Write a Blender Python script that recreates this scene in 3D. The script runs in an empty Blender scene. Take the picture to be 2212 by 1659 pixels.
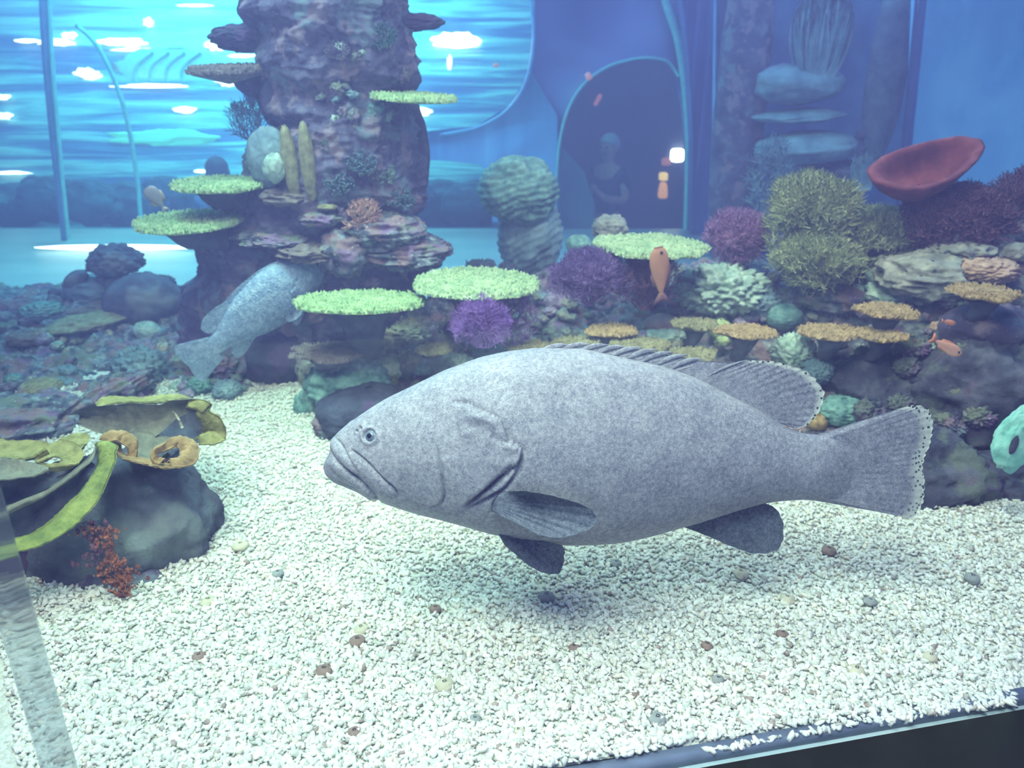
import bpy, math, random
import numpy as np
from mathutils import Vector, Matrix, Euler

sc = bpy.context.scene
COL = sc.collection

# ------------------------------------------------------------------ camera, world, lights, exposure
FPX = 1700.0
PITCH = math.radians(21.8)
CAMH = 1.2
cam_d = bpy.data.cameras.new('camera')
cam_d.lens = FPX / 2212 * 36
cam_d.sensor_width = 36
cam_d.clip_start = 0.02
cam_d.dof.use_dof = True
cam_d.dof.focus_distance = 1.68
cam_d.dof.aperture_fstop = 3.6
cam = bpy.data.objects.new('camera', cam_d)
COL.objects.link(cam)
cam.location = (0, 0, CAMH)
cam.rotation_euler = (math.pi / 2 - PITCH, 0, 0)
sc.camera = cam

world = bpy.data.worlds.new('world')
sc.world = world
world.use_nodes = True
bg = world.node_tree.nodes['Background']
bg.inputs[0].default_value = (0.175, 0.18, 0.60, 1)
bg.inputs[1].default_value = 0.68

def area(name, loc, tgt, size, energy, color, size_y=None, spread=None):
    d = bpy.data.lights.new(name, 'AREA')
    d.energy = energy; d.color = color; d.size = size
    if size_y:
        d.shape = 'RECTANGLE'; d.size_y = size_y
    if spread: d.spread = math.radians(spread)
    o = bpy.data.objects.new(name, d)
    COL.objects.link(o)
    o.location = loc
    v = Vector(tgt) - Vector(loc)
    o.rotation_euler = v.to_track_quat('-Z', 'Y').to_euler()
    return o

area('tank_light_front', (-0.6, 0.5, 2.9), (0.1, 1.4, 0), 2.2, 52, (0.88, 1.0, 0.88), size_y=1.1, spread=92)
area('tank_light_left', (-0.9, 2.3, 2.7), (-0.6, 2.4, 0), 0.7, 16, (0.55, 1.0, 0.92), spread=75)
area('tank_light_reef', (0.7, 2.3, 2.6), (0.9, 3.0, 0.4), 0.6, 21, (0.85, 0.95, 0.88), spread=105)
area('tank_light_reef_left', (-1.2, 3.0, 2.9), (-0.8, 3.6, 0.2), 0.7, 7, (0.6, 0.9, 1.0), spread=75)
area('tank_light_cyan', (-2.2, 5.6, 3.2), (-2.4, 6.0, 0), 2.0, 210, (0.10, 0.68, 1.0))
area('hall_light_cyan', (-2.4, 8.2, 3.4), (-2.6, 10.5, 0.6), 3.0, 300, (0.12, 0.62, 1.0))
area('hall_light_blue', (1.4, 5.0, 3.2), (1.4, 6.2, 0.6), 1.5, 42, (0.2, 0.42, 1.0))
area('tank_light_blue_wall', (2.6, 3.3, 2.6), (2.7, 4.4, 0.9), 0.9, 42, (0.20, 0.62, 1.0))
sc.view_settings.view_transform = 'Standard'
sc.view_settings.look = 'None'
sc.view_settings.gamma = 1
sc.view_settings.use_curve_mapping = False
sc.view_settings.exposure = 0.10
sc.cycles.use_denoising = True
sc.cycles.adaptive_threshold = 0.04
sc.cycles.use_light_tree = False
sc.cycles.max_bounces = 8
sc.cycles.transmission_bounces = 8
sc.cycles.diffuse_bounces = 2
sc.cycles.glossy_bounces = 2
sc.cycles.transparent_max_bounces = 8
sc.cycles.caustics_reflective = False
sc.cycles.caustics_refractive = False

# ------------------------------------------------------------------ camera geometry helpers
CP, SP = math.cos(PITCH), math.sin(PITCH)
def ray(px, py):
    """world direction through a pixel, unit step along the optical axis"""
    u = (px - 1106.0) / FPX; v = (829.5 - py) / FPX
    return np.array([u, CP + v * SP, -SP + v * CP])
def P(px, py, Y):
    d = ray(px, py); t = Y / d[1]
    return Vector((d[0] * t, Y, CAMH + d[2] * t))
def G(px, py, z=0.0):
    d = ray(px, py); t = (z - CAMH) / d[2]
    return Vector((d[0] * t, d[1] * t, z))
def proj(pts):
    """world points (n,3) -> pixel coordinates"""
    p = np.asarray(pts, float) - np.array([0, 0, CAMH])
    d = p[:, 1] * CP - p[:, 2] * SP
    v = p[:, 1] * SP + p[:, 2] * CP
    return np.stack([1106 + FPX * p[:, 0] / d, 829.5 - FPX * v / d], 1)
def m_per_px(px, py, Y):
    d = ray(px, py)
    return (Y / d[1]) / FPX

# ------------------------------------------------------------------ noise
def _hash(ix, iy, iz, seed):
    h = (ix * 374761393 + iy * 668265263 + iz * 2147483647 + seed * 1274126177) & 0xFFFFFFFF
    h = ((h ^ (h >> 13)) * 1274126177) & 0xFFFFFFFF
    h = h ^ (h >> 16)
    return (h & 0xFFFF) / 65535.0
def vnoise(p, seed=0):
    p = np.asarray(p, float)
    i = np.floor(p).astype(np.int64); f = p - i
    f = f * f * (3 - 2 * f)
    r = 0
    for dx in (0, 1):
        wx = f[:, 0] if dx else 1 - f[:, 0]
        for dy in (0, 1):
            wy = f[:, 1] if dy else 1 - f[:, 1]
            for dz in (0, 1):
                wz = f[:, 2] if dz else 1 - f[:, 2]
                r = r + wx * wy * wz * _hash(i[:, 0] + dx, i[:, 1] + dy, i[:, 2] + dz, seed)
    return r * 2 - 1
def fbm(p, freq=1.0, octv=4, seed=0, ridged=False, gain=0.5):
    a = 1.0; s = 0; tot = 0
    for o in range(octv):
        n = vnoise(np.asarray(p) * freq + 13.7 * o, seed + o)
        if ridged: n = 1 - 2 * np.abs(n)
        s = s + a * n; tot += a
        a *= gain; freq *= 2.03
    return s / tot
def worley(p, freq, seed=0):
    """distance to nearest jittered cell point, in cell units"""
    p = np.asarray(p, float) * freq
    i = np.floor(p).astype(np.int64)
    best = np.full(len(p), 9.0)
    for dx in (-1, 0, 1):
        for dy in (-1, 0, 1):
            for dz in (-1, 0, 1):
                c = i + np.array([dx, dy, dz])
                j = np.stack([_hash(c[:, 0], c[:, 1], c[:, 2], seed + k) for k in range(3)], 1)
                d = ((c + j - p) ** 2).sum(1)
                best = np.minimum(best, d)
    return np.sqrt(best)

# ------------------------------------------------------------------ mesh helpers
def mesh_np(name, V, F, mat, smooth=True, colors=None):
    """V (n,3); F (m,3) or (m,4) array or a list of such arrays"""
    me = bpy.data.meshes.new(name)
    V = np.asarray(V, np.float32)
    Fs = F if isinstance(F, list) else [F]
    Fs = [np.asarray(f, np.int32) for f in Fs if len(f)]
    nl = sum(f.size for f in Fs); nf = sum(len(f) for f in Fs)
    me.vertices.add(len(V)); me.vertices.foreach_set('co', V.ravel())
    me.loops.add(nl); me.polygons.add(nf)
    me.loops.foreach_set('vertex_index', np.concatenate([f.ravel() for f in Fs]))
    sizes = np.concatenate([np.full(len(f), f.shape[1]) for f in Fs])
    st = np.zeros(nf, np.int32); st[1:] = np.cumsum(sizes)[:-1]
    me.polygons.foreach_set('loop_start', st)
    me.update(calc_edges=True)
    if smooth:
        me.polygons.foreach_set('use_smooth', np.ones(nf, bool))
    if colors is not None:
        a = me.color_attributes.new('tint', 'FLOAT_COLOR', 'POINT')
        c = np.ones((len(V), 4), np.float32); c[:, :3] = colors
        a.data.foreach_set('color', c.ravel())
    if mat: me.materials.append(mat)
    return me
def link(name, me, parent=None, loc=None, rot=None, scale=None):
    o = bpy.data.objects.new(name, me)
    COL.objects.link(o)
    if parent: o.parent = parent
    if loc is not None: o.location = loc
    if rot is not None: o.rotation_euler = rot
    if scale is not None: o.scale = scale
    return o
def tag(o, label=None, cat=None, group=None, kind=None):
    if label: o['label'] = label
    if cat: o['category'] = cat
    if group: o['group'] = group
    if kind: o['kind'] = kind
    return o
def empty(name, loc=(0, 0, 0), rot=(0, 0, 0)):
    o = bpy.data.objects.new(name, None)
    o.empty_display_size = 0.05
    COL.objects.link(o); o.location = loc; o.rotation_euler = rot
    return o
def copy_tree(o, parent=None):
    c = o.copy(); COL.objects.link(c)
    if parent: c.parent = parent
    for ch in list(o.children): copy_tree(ch, c)
    return c
def grid_faces(nu, nv, wrap_u=False, wrap_v=False, off=0):
    iu = np.arange(nu if wrap_u else nu - 1); iv = np.arange(nv if wrap_v else nv - 1)
    a, b = np.meshgrid(iu, iv, indexing='ij')
    a1 = (a + 1) % nu; b1 = (b + 1) % nv
    return np.stack([a * nv + b, a1 * nv + b, a1 * nv + b1, a * nv + b1], -1).reshape(-1, 4) + off
class Acc:
    def __init__(s): s.V = []; s.T = []; s.Q = []; s.C = []; s.n = 0
    def add(s, V, F, col=None):
        V = np.asarray(V, float); F = np.asarray(F)
        (s.T if F.shape[1] == 3 else s.Q).append(F + s.n)
        s.V.append(V); s.n += len(V)
        if col is not None: s.C.append(np.broadcast_to(col, (len(V), 3)))
        return s
    def mesh(s, name, mat, smooth=True):
        F = []
        if s.T: F.append(np.concatenate(s.T))
        if s.Q: F.append(np.concatenate(s.Q))
        return mesh_np(name, np.concatenate(s.V), F, mat, smooth, np.concatenate(s.C) if s.C else None)
def box_mesh(name, lo, hi, mat):
    (x0, y0, z0), (x1, y1, z1) = lo, hi
    V = [(x0, y0, z0), (x1, y0, z0), (x1, y1, z0), (x0, y1, z0), (x0, y0, z1), (x1, y0, z1), (x1, y1, z1), (x0, y1, z1)]
    F = [(0, 3, 2, 1), (4, 5, 6, 7), (0, 1, 5, 4), (1, 2, 6, 5), (2, 3, 7, 6), (3, 0, 4, 7)]
    return mesh_np(name, V, np.array(F), mat, False)
def sphere_vf(nu, nv):
    """unit sphere grid, poles merged as degenerate-free caps"""
    th = np.linspace(0, math.pi, nv)[1:-1]
    ph = np.linspace(0, 2 * math.pi, nu, endpoint=False)
    T, Pp = np.meshgrid(th, ph, indexing='ij')
    V = np.stack([np.sin(T) * np.cos(Pp), np.sin(T) * np.sin(Pp), np.cos(T)], -1).reshape(-1, 3)
    n = len(th)
    Q = grid_faces(n, nu, wrap_v=True)[:, ::-1]
    top = len(V); bot = top + 1
    V = np.vstack([V, [0, 0, 1], [0, 0, -1]])
    k = np.arange(nu); k1 = (k + 1) % nu
    T1 = np.stack([np.full(nu, top), k, k1], 1)
    T2 = np.stack([np.full(nu, bot), (n - 1) * nu + k1, (n - 1) * nu + k], 1)
    return V, Q, np.vstack([T1, T2])
def tube_vf(pts, rad, ns=6, caps=True):
    """tube along a polyline; returns V, quads (+ cap tris as quads with repeated ids avoided)"""
    pts = np.asarray(pts, float); n = len(pts)
    rad = np.broadcast_to(rad, (n,))
    t = np.gradient(pts, axis=0); t /= np.linalg.norm(t, axis=1)[:, None] + 1e-9
    ref = np.array([0.13, 0.97, 0.21]) if abs(t[0][1]) < 0.9 else np.array([1, 0, 0.1])
    a = np.cross(t, ref); a /= np.linalg.norm(a, axis=1)[:, None] + 1e-9
    b = np.cross(t, a)
    ph = np.linspace(0, 2 * math.pi, ns, endpoint=False)
    V = pts[:, None] + rad[:, None, None] * (a[:, None] * np.cos(ph)[None, :, None] + b[:, None] * np.sin(ph)[None, :, None])
    V = V.reshape(-1, 3)
    Q = grid_faces(n, ns, wrap_v=True)
    if caps:
        V = np.vstack([V, pts[0] - t[0] * rad[0] * .6, pts[-1] + t[-1] * rad[-1] * .6])
        k = np.arange(ns); k1 = (k + 1) % ns
        T = np.vstack([np.stack([np.full(ns, n * ns), k1, k], 1),
                       np.stack([np.full(ns, n * ns + 1), (n - 1) * ns + k, (n - 1) * ns + k1], 1)])
        return V, Q, T
    return V, Q, np.zeros((0, 3), int)
def interp(x, tab):
    tab = np.asarray(tab, float)
    return np.interp(x, tab[:, 0], tab[:, 1])
def sinterp(x, tab):
    """smooth (Catmull-Rom like) interpolation through a table"""
    tab = np.asarray(tab, float); X, Y = tab[:, 0], tab[:, 1]
    h = np.diff(X); d = np.diff(Y) / h
    m = np.empty_like(Y); m[0] = d[0]; m[-1] = d[-1]
    m[1:-1] = np.where(d[:-1] * d[1:] <= 0, 0, 2 * d[:-1] * d[1:] / (d[:-1] + d[1:] + 1e-12))
    x = np.asarray(x, float)
    i = np.clip(np.searchsorted(X, x) - 1, 0, len(X) - 2)
    t = np.clip((x - X[i]) / h[i], 0, 1)
    return ((2*t**3 - 3*t**2 + 1) * Y[i] + (t**3 - 2*t**2 + t) * h[i] * m[i] + (-2*t**3 + 3*t**2) * Y[i+1] + (t**3 - t**2) * h[i] * m[i+1])
def resample(poly, n):
    poly = np.asarray(poly, float)
    s = np.r_[0, np.cumsum(np.linalg.norm(np.diff(poly, axis=0), axis=1))]
    q = np.linspace(0, s[-1], n)
    return np.stack([sinterp(q, np.stack([s, poly[:, k]], 1)) for k in range(poly.shape[1])], 1)
def polydist(pts, poly):
    """distance and signed side from 2D points to a polyline"""
    pts = np.asarray(pts, float); poly = np.asarray(poly, float)
    best = np.full(len(pts), 1e9); side = np.zeros(len(pts)); par = np.zeros(len(pts))
    n = len(poly) - 1
    for k in range(n):
        a, b = poly[k], poly[k + 1]; ab = b - a
        t = np.clip(((pts - a) @ ab) / (ab @ ab + 1e-12), 0, 1)
        q = pts - (a + t[:, None] * ab)
        d = np.hypot(q[:, 0], q[:, 1])
        cr = ab[0] * (pts[:, 1] - a[1]) - ab[1] * (pts[:, 0] - a[0])
        m = d < best
        best[m] = d[m]; side[m] = np.sign(cr[m]); par[m] = (k + t[m]) / n
    return best, side, par

# ------------------------------------------------------------------ materials
def new_mat(name):
    m = bpy.data.materials.new(name); m.use_nodes = True
    nt = m.node_tree
    return m, nt, nt.nodes['Principled BSDF']
def setp(b, **k):
    for a, v in k.items():
        b.inputs[a.replace('_', ' ')].default_value = v
def c4(c): return (c[0], c[1], c[2], 1)
def ramp(nt, stops, interp_='LINEAR'):
    r = nt.nodes.new('ShaderNodeValToRGB'); r.color_ramp.interpolation = interp_
    e = r.color_ramp.elements
    while len(e) < len(stops): e.new(0.5)
    for i, (p, c) in enumerate(stops):
        e[i].position = p; e[i].color = c4(c)
    return r
def noise_node(nt, vec, scale, detail=4, rough=0.55):
    n = nt.nodes.new('ShaderNodeTexNoise')
    n.inputs['Scale'].default_value = scale; n.inputs['Detail'].default_value = detail; n.inputs['Roughness'].default_value = rough
    nt.links.new(vec, n.inputs['Vector'])
    return n
def organic(name, stops, scale=14, bump=0.4, bscale=60, rough=0.8, spots=None, spot_scale=40, spot_lo=0.0, spot_hi=0.25, patch=None, patch_scale=5, dist=0.004):
    """stony / fleshy surface: noise ramp, optional mauve patches and pale dots, bump"""
    m, nt, b = new_mat(name)
    tc = nt.nodes.new('ShaderNodeTexCoord'); vec = tc.outputs['Object']
    n = noise_node(nt, vec, scale, 5, 0.6)
    r = ramp(nt, stops); nt.links.new(n.outputs['Fac'], r.inputs['Fac'])
    col = r.outputs['Color']
    def mix(fac, c_in, colr):
        mx = nt.nodes.new('ShaderNodeMix'); mx.data_type = 'RGBA'
        nt.links.new(fac, mx.inputs['Factor']); nt.links.new(c_in, mx.inputs['A'])
        mx.inputs['B'].default_value = c4(colr)
        return mx.outputs['Result']
    if patch:
        for k, pc in enumerate(patch):
            n2 = noise_node(nt, vec, patch_scale * (1 + .37 * k), 3, 0.6)
            off = nt.nodes.new('ShaderNodeVectorMath'); off.operation = 'ADD'; off.inputs[1].default_value = (k * 7.3, 3.1 * k, k)
            nt.links.new(vec, off.inputs[0]); nt.links.new(off.outputs[0], n2.inputs['Vector'])
            r2 = ramp(nt, [(0.54, (0, 0, 0)), (0.62, (1, 1, 1))]); nt.links.new(n2.outputs['Fac'], r2.inputs['Fac'])
            col = mix(r2.outputs['Color'], col, pc)
    if spots:
        v = nt.nodes.new('ShaderNodeTexVoronoi'); v.inputs['Scale'].default_value = spot_scale
        nt.links.new(vec, v.inputs['Vector'])
        r3 = ramp(nt, [(spot_lo, (1, 1, 1)), (spot_hi, (0, 0, 0))]); nt.links.new(v.outputs['Distance'], r3.inputs['Fac'])
        col = mix(r3.outputs['Color'], col, spots)
    nt.links.new(col, b.inputs['Base Color'])
    bn = noise_node(nt, vec, bscale, 6, 0.65)
    bm = nt.nodes.new('ShaderNodeBump'); bm.inputs['Strength'].default_value = bump; bm.inputs['Distance'].default_value = dist
    nt.links.new(bn.outputs['Fac'], bm.inputs['Height']); nt.links.new(bm.outputs['Normal'], b.inputs['Normal'])
    setp(b, Roughness=rough)
    b.inputs['Specular IOR Level'].default_value = 0.25
    return m
def plain(name, col, rough=0.6, emit=None, strength=0, metallic=0):
    m, nt, b = new_mat(name)
    setp(b, Base_Color=c4(col), Roughness=rough, Metallic=metallic)
    tc = nt.nodes.new('ShaderNodeTexCoord')
    n = noise_node(nt, tc.outputs['Object'], 25, 3)
    r = ramp(nt, [(0.3, tuple(x * .85 for x in col)), (0.7, tuple(min(1, x * 1.1) for x in col))])
    nt.links.new(n.outputs['Fac'], r.inputs['Fac']); nt.links.new(r.outputs['Color'], b.inputs['Base Color'])
    if emit:
        b.inputs['Emission Color'].default_value = c4(emit); b.inputs['Emission Strength'].default_value = strength
    return m

M = {}
M['rock'] = organic('reef_rock', [(0.34, (.03, .03, .05)), (0.48, (.12, .13, .17)), (0.66, (.38, .42, .42))], 22, .8, 55,
                    spots=(.62, .70, .60), spot_scale=38, spot_hi=.20, patch=[(.24, .14, .26), (.22, .24, .18), (.30, .19, .20)], patch_scale=6, dist=.01)
M['rock_dark'] = organic('dark_rock', [(0.3, (.03, .03, .055)), (0.55, (.07, .075, .12)), (0.8, (.15, .17, .2))], 12, .9, 40,
                         patch=[(.10, .06, .14)], patch_scale=5, dist=.01)
M['dim_rock'] = organic('dim_rock', [(0.32, (.04, .04, .07)), (0.5, (.09, .09, .13)), (0.72, (.20, .20, .24))], 9, .9, 36, patch=[(.16, .12, .18), (.15, .17, .15)], patch_scale=6, dist=.012)  # dark tones stand in for shade under the right reef overhang
M['rock_purple'] = organic('purple_rock', [(0.3, (.06, .045, .09)), (0.55, (.12, .10, .17)), (0.8, (.24, .24, .28))], 10, .8, 40,
                           spots=(.4, .42, .42), spot_scale=34, spot_hi=.12, patch=[(.18, .22, .26), (.28, .20, .24)], patch_scale=7, dist=.01)
M['rock_blue'] = organic('blue_rock', [(0.3, (.12, .20, .25)), (0.6, (.25, .36, .40)), (0.8, (.40, .52, .52))], 9, .6, 40, dist=.01)
M['head_dark'] = organic('dark_mound_coral', [(0.3, (.06, .06, .10)), (0.7, (.13, .14, .19))], 20, .5, 90, patch=[(.20, .21, .22)], patch_scale=4)
M['table'] = organic('table_coral_green', [(0.32, (.20, .32, .15)), (0.55, (.36, .48, .24)), (0.75, (.58, .68, .40))], 22, .5, 220, dist=.002)
M['table_pale'] = organic('table_coral_pale', [(0.32, (.24, .36, .20)), (0.55, (.42, .52, .30)), (0.75, (.64, .70, .46))], 26, .5, 220, dist=.002)
M['under'] = organic('dark_coral_and_shade', [(0.3, (.04, .05, .08)), (0.7, (.11, .12, .16))], 20, .6, 70)  # also colours the dark sheets that imitate shade in sponge hollows
M['plate_tan'] = organic('plate_coral_tan', [(0.3, (.20, .14, .07)), (0.5, (.42, .28, .13)), (0.75, (.66, .47, .25))], 40, .5, 200, dist=.002)
M['plate_olive'] = organic('plate_coral_olive', [(0.3, (.15, .13, .07)), (0.5, (.28, .25, .13)), (0.75, (.46, .42, .24))], 40, .5, 200, dist=.002)
M['plate_brown'] = organic('plate_coral_brown', [(0.3, (.10, .08, .09)), (0.5, (.19, .15, .14)), (0.75, (.30, .25, .20))], 40, .5, 200, dist=.002)
M['pale'] = organic('pale_green_coral', [(0.3, (.20, .30, .26)), (0.5, (.38, .50, .42)), (0.75, (.66, .76, .62))], 26, .6, 160, dist=.003)
M['cream'] = organic('cream_coral', [(0.3, (.28, .27, .20)), (0.5, (.50, .46, .34)), (0.75, (.75, .70, .52))], 26, .6, 160, dist=.003)
M['lime'] = organic('lime_coral', [(0.3, (.30, .40, .18)), (0.5, (.50, .60, .30)), (0.75, (.72, .78, .46))], 26, .6, 160, dist=.003)
M['teal'] = organic('teal_coral', [(0.3, (.08, .18, .18)), (0.5, (.17, .32, .29)), (0.75, (.34, .54, .45))], 26, .6, 120, dist=.003)
M['mauve'] = organic('mauve_coral', [(0.3, (.16, .12, .20)), (0.5, (.30, .24, .34)), (0.75, (.50, .46, .50))], 26, .6, 160, dist=.003)
M['pinkrock'] = organic('pink_brown_rock', [(0.3, (.22, .12, .13)), (0.6, (.38, .22, .22)), (0.8, (.50, .36, .32))], 20, .5, 90)
M['peach'] = organic('peach_coral', [(0.3, (.34, .22, .16)), (0.5, (.58, .38, .27)), (0.75, (.82, .58, .44))], 30, .6, 160, dist=.003)
M['stone_pale'] = organic('pale_holed_rock', [(0.3, (.16, .17, .15)), (0.5, (.36, .36, .30)), (0.75, (.60, .60, .48))], 16, .8, 70, spots=(.08, .09, .12), spot_scale=22, spot_lo=.1, spot_hi=.2, dist=.01)
M['purple_fan'] = organic('purple_fan_coral', [(0.3, (.30, .14, .50)), (0.7, (.56, .30, .78))], 12, .3, 120)
M['violet_fan'] = organic('violet_fan_coral', [(0.3, (.20, .11, .32)), (0.7, (.38, .23, .50))], 12, .3, 120)
M['pink_fan'] = organic('pink_fan_coral', [(0.3, (.32, .16, .36)), (0.7, (.56, .32, .52))], 12, .3, 120)
M['yellow_fan'] = organic('yellow_fan_coral', [(0.3, (.30, .34, .18)), (0.7, (.58, .62, .34))], 12, .3, 120)
M['maroon_fan'] = organic('maroon_fan_coral', [(0.3, (.14, .06, .10)), (0.7, (.28, .14, .18))], 12, .3, 120)
M['blue_fan'] = organic('blue_fan_coral', [(0.3, (.08, .12, .25)), (0.7, (.14, .20, .36))], 12, .3, 120)
M['orange'] = organic('orange_coral', [(0.3, (.34, .10, .05)), (0.5, (.56, .20, .10)), (0.75, (.80, .42, .26))], 30, .6, 120)
M['salmon'] = organic('salmon_coral', [(0.3, (.42, .20, .17)), (0.7, (.74, .42, .34))], 30, .6, 120)
M['red'] = organic('red_cup_sponge', [(0.3, (.13, .035, .045)), (0.6, (.23, .06, .07)), (0.8, (.34, .13, .12))], 18, .6, 90)
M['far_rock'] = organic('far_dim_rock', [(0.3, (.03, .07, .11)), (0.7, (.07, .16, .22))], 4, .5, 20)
M['leaf_yellow'] = organic('yellow_leaf_sponge', [(0.3, (.20, .19, .06)), (0.55, (.38, .35, .13)), (0.78, (.54, .49, .22))], 30, .9, 220, dist=.004, rough=.85)
M['leaf_olive'] = organic('olive_leaf_sponge', [(0.3, (.15, .15, .12)), (0.55, (.25, .25, .19)), (0.78, (.36, .35, .24))], 25, .8, 180, dist=.004, rough=.85)
M['leaf_orange'] = organic('orange_leaf_sponge', [(0.3, (.30, .20, .09)), (0.55, (.50, .33, .15)), (0.78, (.66, .47, .24))], 30, .9, 220, dist=.004, rough=.85)
M['leaf_green'] = organic('green_leaf_sponge', [(0.3, (.15, .20, .06)), (0.5, (.32, .38, .10)), (0.78, (.54, .56, .16))], 22, .9, 220, dist=.004, rough=.85)
M['boulder_grey'] = organic('grey_boulder', [(0.3, (.06, .065, .10)), (0.55, (.12, .13, .17)), (0.8, (.24, .26, .28))], 9, .9, 45, spots=(.35, .38, .38), spot_scale=50, spot_hi=.10, patch=[(.20, .24, .24)], patch_scale=4, dist=.01)
M['mint'] = organic('lit_gravel_patch', [(0.3, (.22, .60, .50)), (0.5, (.36, .78, .66)), (0.75, (.60, .90, .80))], 16, .7, 90, dist=.004)
M['crust'] = organic('orange_crust', [(0.3, (.12, .06, .08)), (0.48, (.30, .11, .07)), (0.6, (.58, .22, .12)), (0.8, (.78, .44, .28))], 34, .7, 120, dist=.003)
WATER = 0.12

# ================================================================== SETTING
# tank front glass: a vertical pane along the line where the gravel meets the black sill
GA = G(1340, 1668); GB = G(2212, 1512)
gdir = (GB - GA).normalized(); gnrm = Vector((-gdir.y, gdir.x, 0))      # points into the tank
def glass_pt(s, depth=0.0, z=0.0):
    p = GA + gdir * s + gnrm * depth
    return Vector((p.x, p.y, z))
def glass_box(name, s0, s1, d0, d1, z0, z1, mat, parent=None):
    c = [glass_pt(s0, d0), glass_pt(s1, d0), glass_pt(s1, d1), glass_pt(s0, d1)]
    V = [(p.x, p.y, z0) for p in c] + [(p.x, p.y, z1) for p in c]
    F = np.array([(0, 3, 2, 1), (4, 5, 6, 7), (0, 1, 5, 4), (1, 2, 6, 5), (2, 3, 7, 6), (3, 0, 4, 7)])
    return link(name, mesh_np(name, V, F, mat, False), parent)

def glass_mat(name, refl, tint, frost=None):
    m = bpy.data.materials.new(name); m.use_nodes = True; nt = m.node_tree
    for n in list(nt.nodes):
        if n.type != 'OUTPUT_MATERIAL': nt.nodes.remove(n)
    out = [n for n in nt.nodes if n.type == 'OUTPUT_MATERIAL'][0]
    t = nt.nodes.new('ShaderNodeBsdfTransparent'); t.inputs[0].default_value = c4(tint)
    g = nt.nodes.new('ShaderNodeBsdfGlossy'); g.inputs['Roughness'].default_value = 0.05
    mx = nt.nodes.new('ShaderNodeMixShader'); mx.inputs[0].default_value = refl
    nt.links.new(t.outputs[0], mx.inputs[1]); nt.links.new(g.outputs[0], mx.inputs[2])
    last = mx
    if frost:
        col, amt, rr = frost
        r = nt.nodes.new('ShaderNodeBsdfRefraction'); r.inputs['IOR'].default_value = 1.01; r.inputs['Roughness'].default_value = rr
        r.inputs['Color'].default_value = c4(col)
        d = nt.nodes.new('ShaderNodeBsdfDiffuse'); d.inputs[0].default_value = (.42, .47, .52, 1)
        m3 = nt.nodes.new('ShaderNodeMixShader'); m3.inputs[0].default_value = 0.26
        nt.links.new(r.outputs[0], m3.inputs[1]); nt.links.new(d.outputs[0], m3.inputs[2])
        m2 = nt.nodes.new('ShaderNodeMixShader'); m2.inputs[0].default_value = amt
        nt.links.new(last.outputs[0], m2.inputs[1]); nt.links.new(m3.outputs[0], m2.inputs[2])
        last = m2
    nt.links.new(last.outputs[0], out.inputs['Surface'])
    return m
m_glass = glass_mat('tank_glass', 0.07, (.95, .985, 1))
m_seam = glass_mat('glass_joint', 0.05, (.93, .97, 1), frost=((.93, .97, 1), .8, .12))
# the pane left and right of the silicone joint
SJ = GA.x
def s_at_px(px, py, off=0.0):
    """distance along the glass line where the ray through a pixel crosses the pane"""
    d = Vector(ray(px, py)); o = Vector((0, 0, CAMH))
    t = (GA + gnrm * off - o).dot(gnrm) / d.dot(gnrm)
    q = o + d * t
    return (q - GA).dot(gdir), q.z
s1, _ = s_at_px(150, 1600, -.025); s0, _ = s_at_px(72, 1600, -.025)
s2, z2 = s_at_px(2212, 0)
tag(glass_box('window_1', -2.6, 3.2, -0.02, 0.0, 0.0, 2.3, m_glass), 'large clear tank window pane in front of the gravel bed', 'tank glass', kind='structure')
tag(glass_box('window_joint', s0, s1, -0.027, -0.022, 0.0005, 2.25, m_seam), 'blurry upright joint strip on the tank window', 'glass joint', kind='structure')
# white reflection line on the joint edge, built as a thin white silicone bead
acc = Acc()
rs = random.Random(4)
zz = 0.69
while zz < 0.93:
    L = rs.uniform(.02, .06)
    a = glass_pt(s0 - 0.002, -0.03, zz); b = glass_pt(s0 - 0.002, -0.03, zz + L)
    V, Q, T = tube_vf([a, (a + b) / 2, b], [.0012, .002, .0012], 5); acc.add(V, Q); acc.T.append(T + acc.n - len(V))
    zz += L + rs.uniform(.005, .03)
tag(link('sealant_glint', acc.mesh('sealant_glint', plain('white_sealant_glint', (.92, .94, .96), .3))), 'broken white reflection down the sealant of the pane joint, built as a bead', 'sealant')
m_sill = plain('black_sill', (.012, .012, .018), .5)
tag(glass_box('trim_sill', -2.6, 3.4, -0.6, -0.021, -0.9, 0.0, m_sill), 'black window sill along the tank glass', 'sill', kind='structure')
m_strip = plain('blue_grey_strip', (.17, .20, .30), .5)
tag(glass_box('trim_bottom_strip', -2.6, 1.2, 0.0, 0.028, -0.02, 0.004, m_strip), 'blue grey sealing strip along the bottom of the glass', 'strip', kind='structure')

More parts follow.
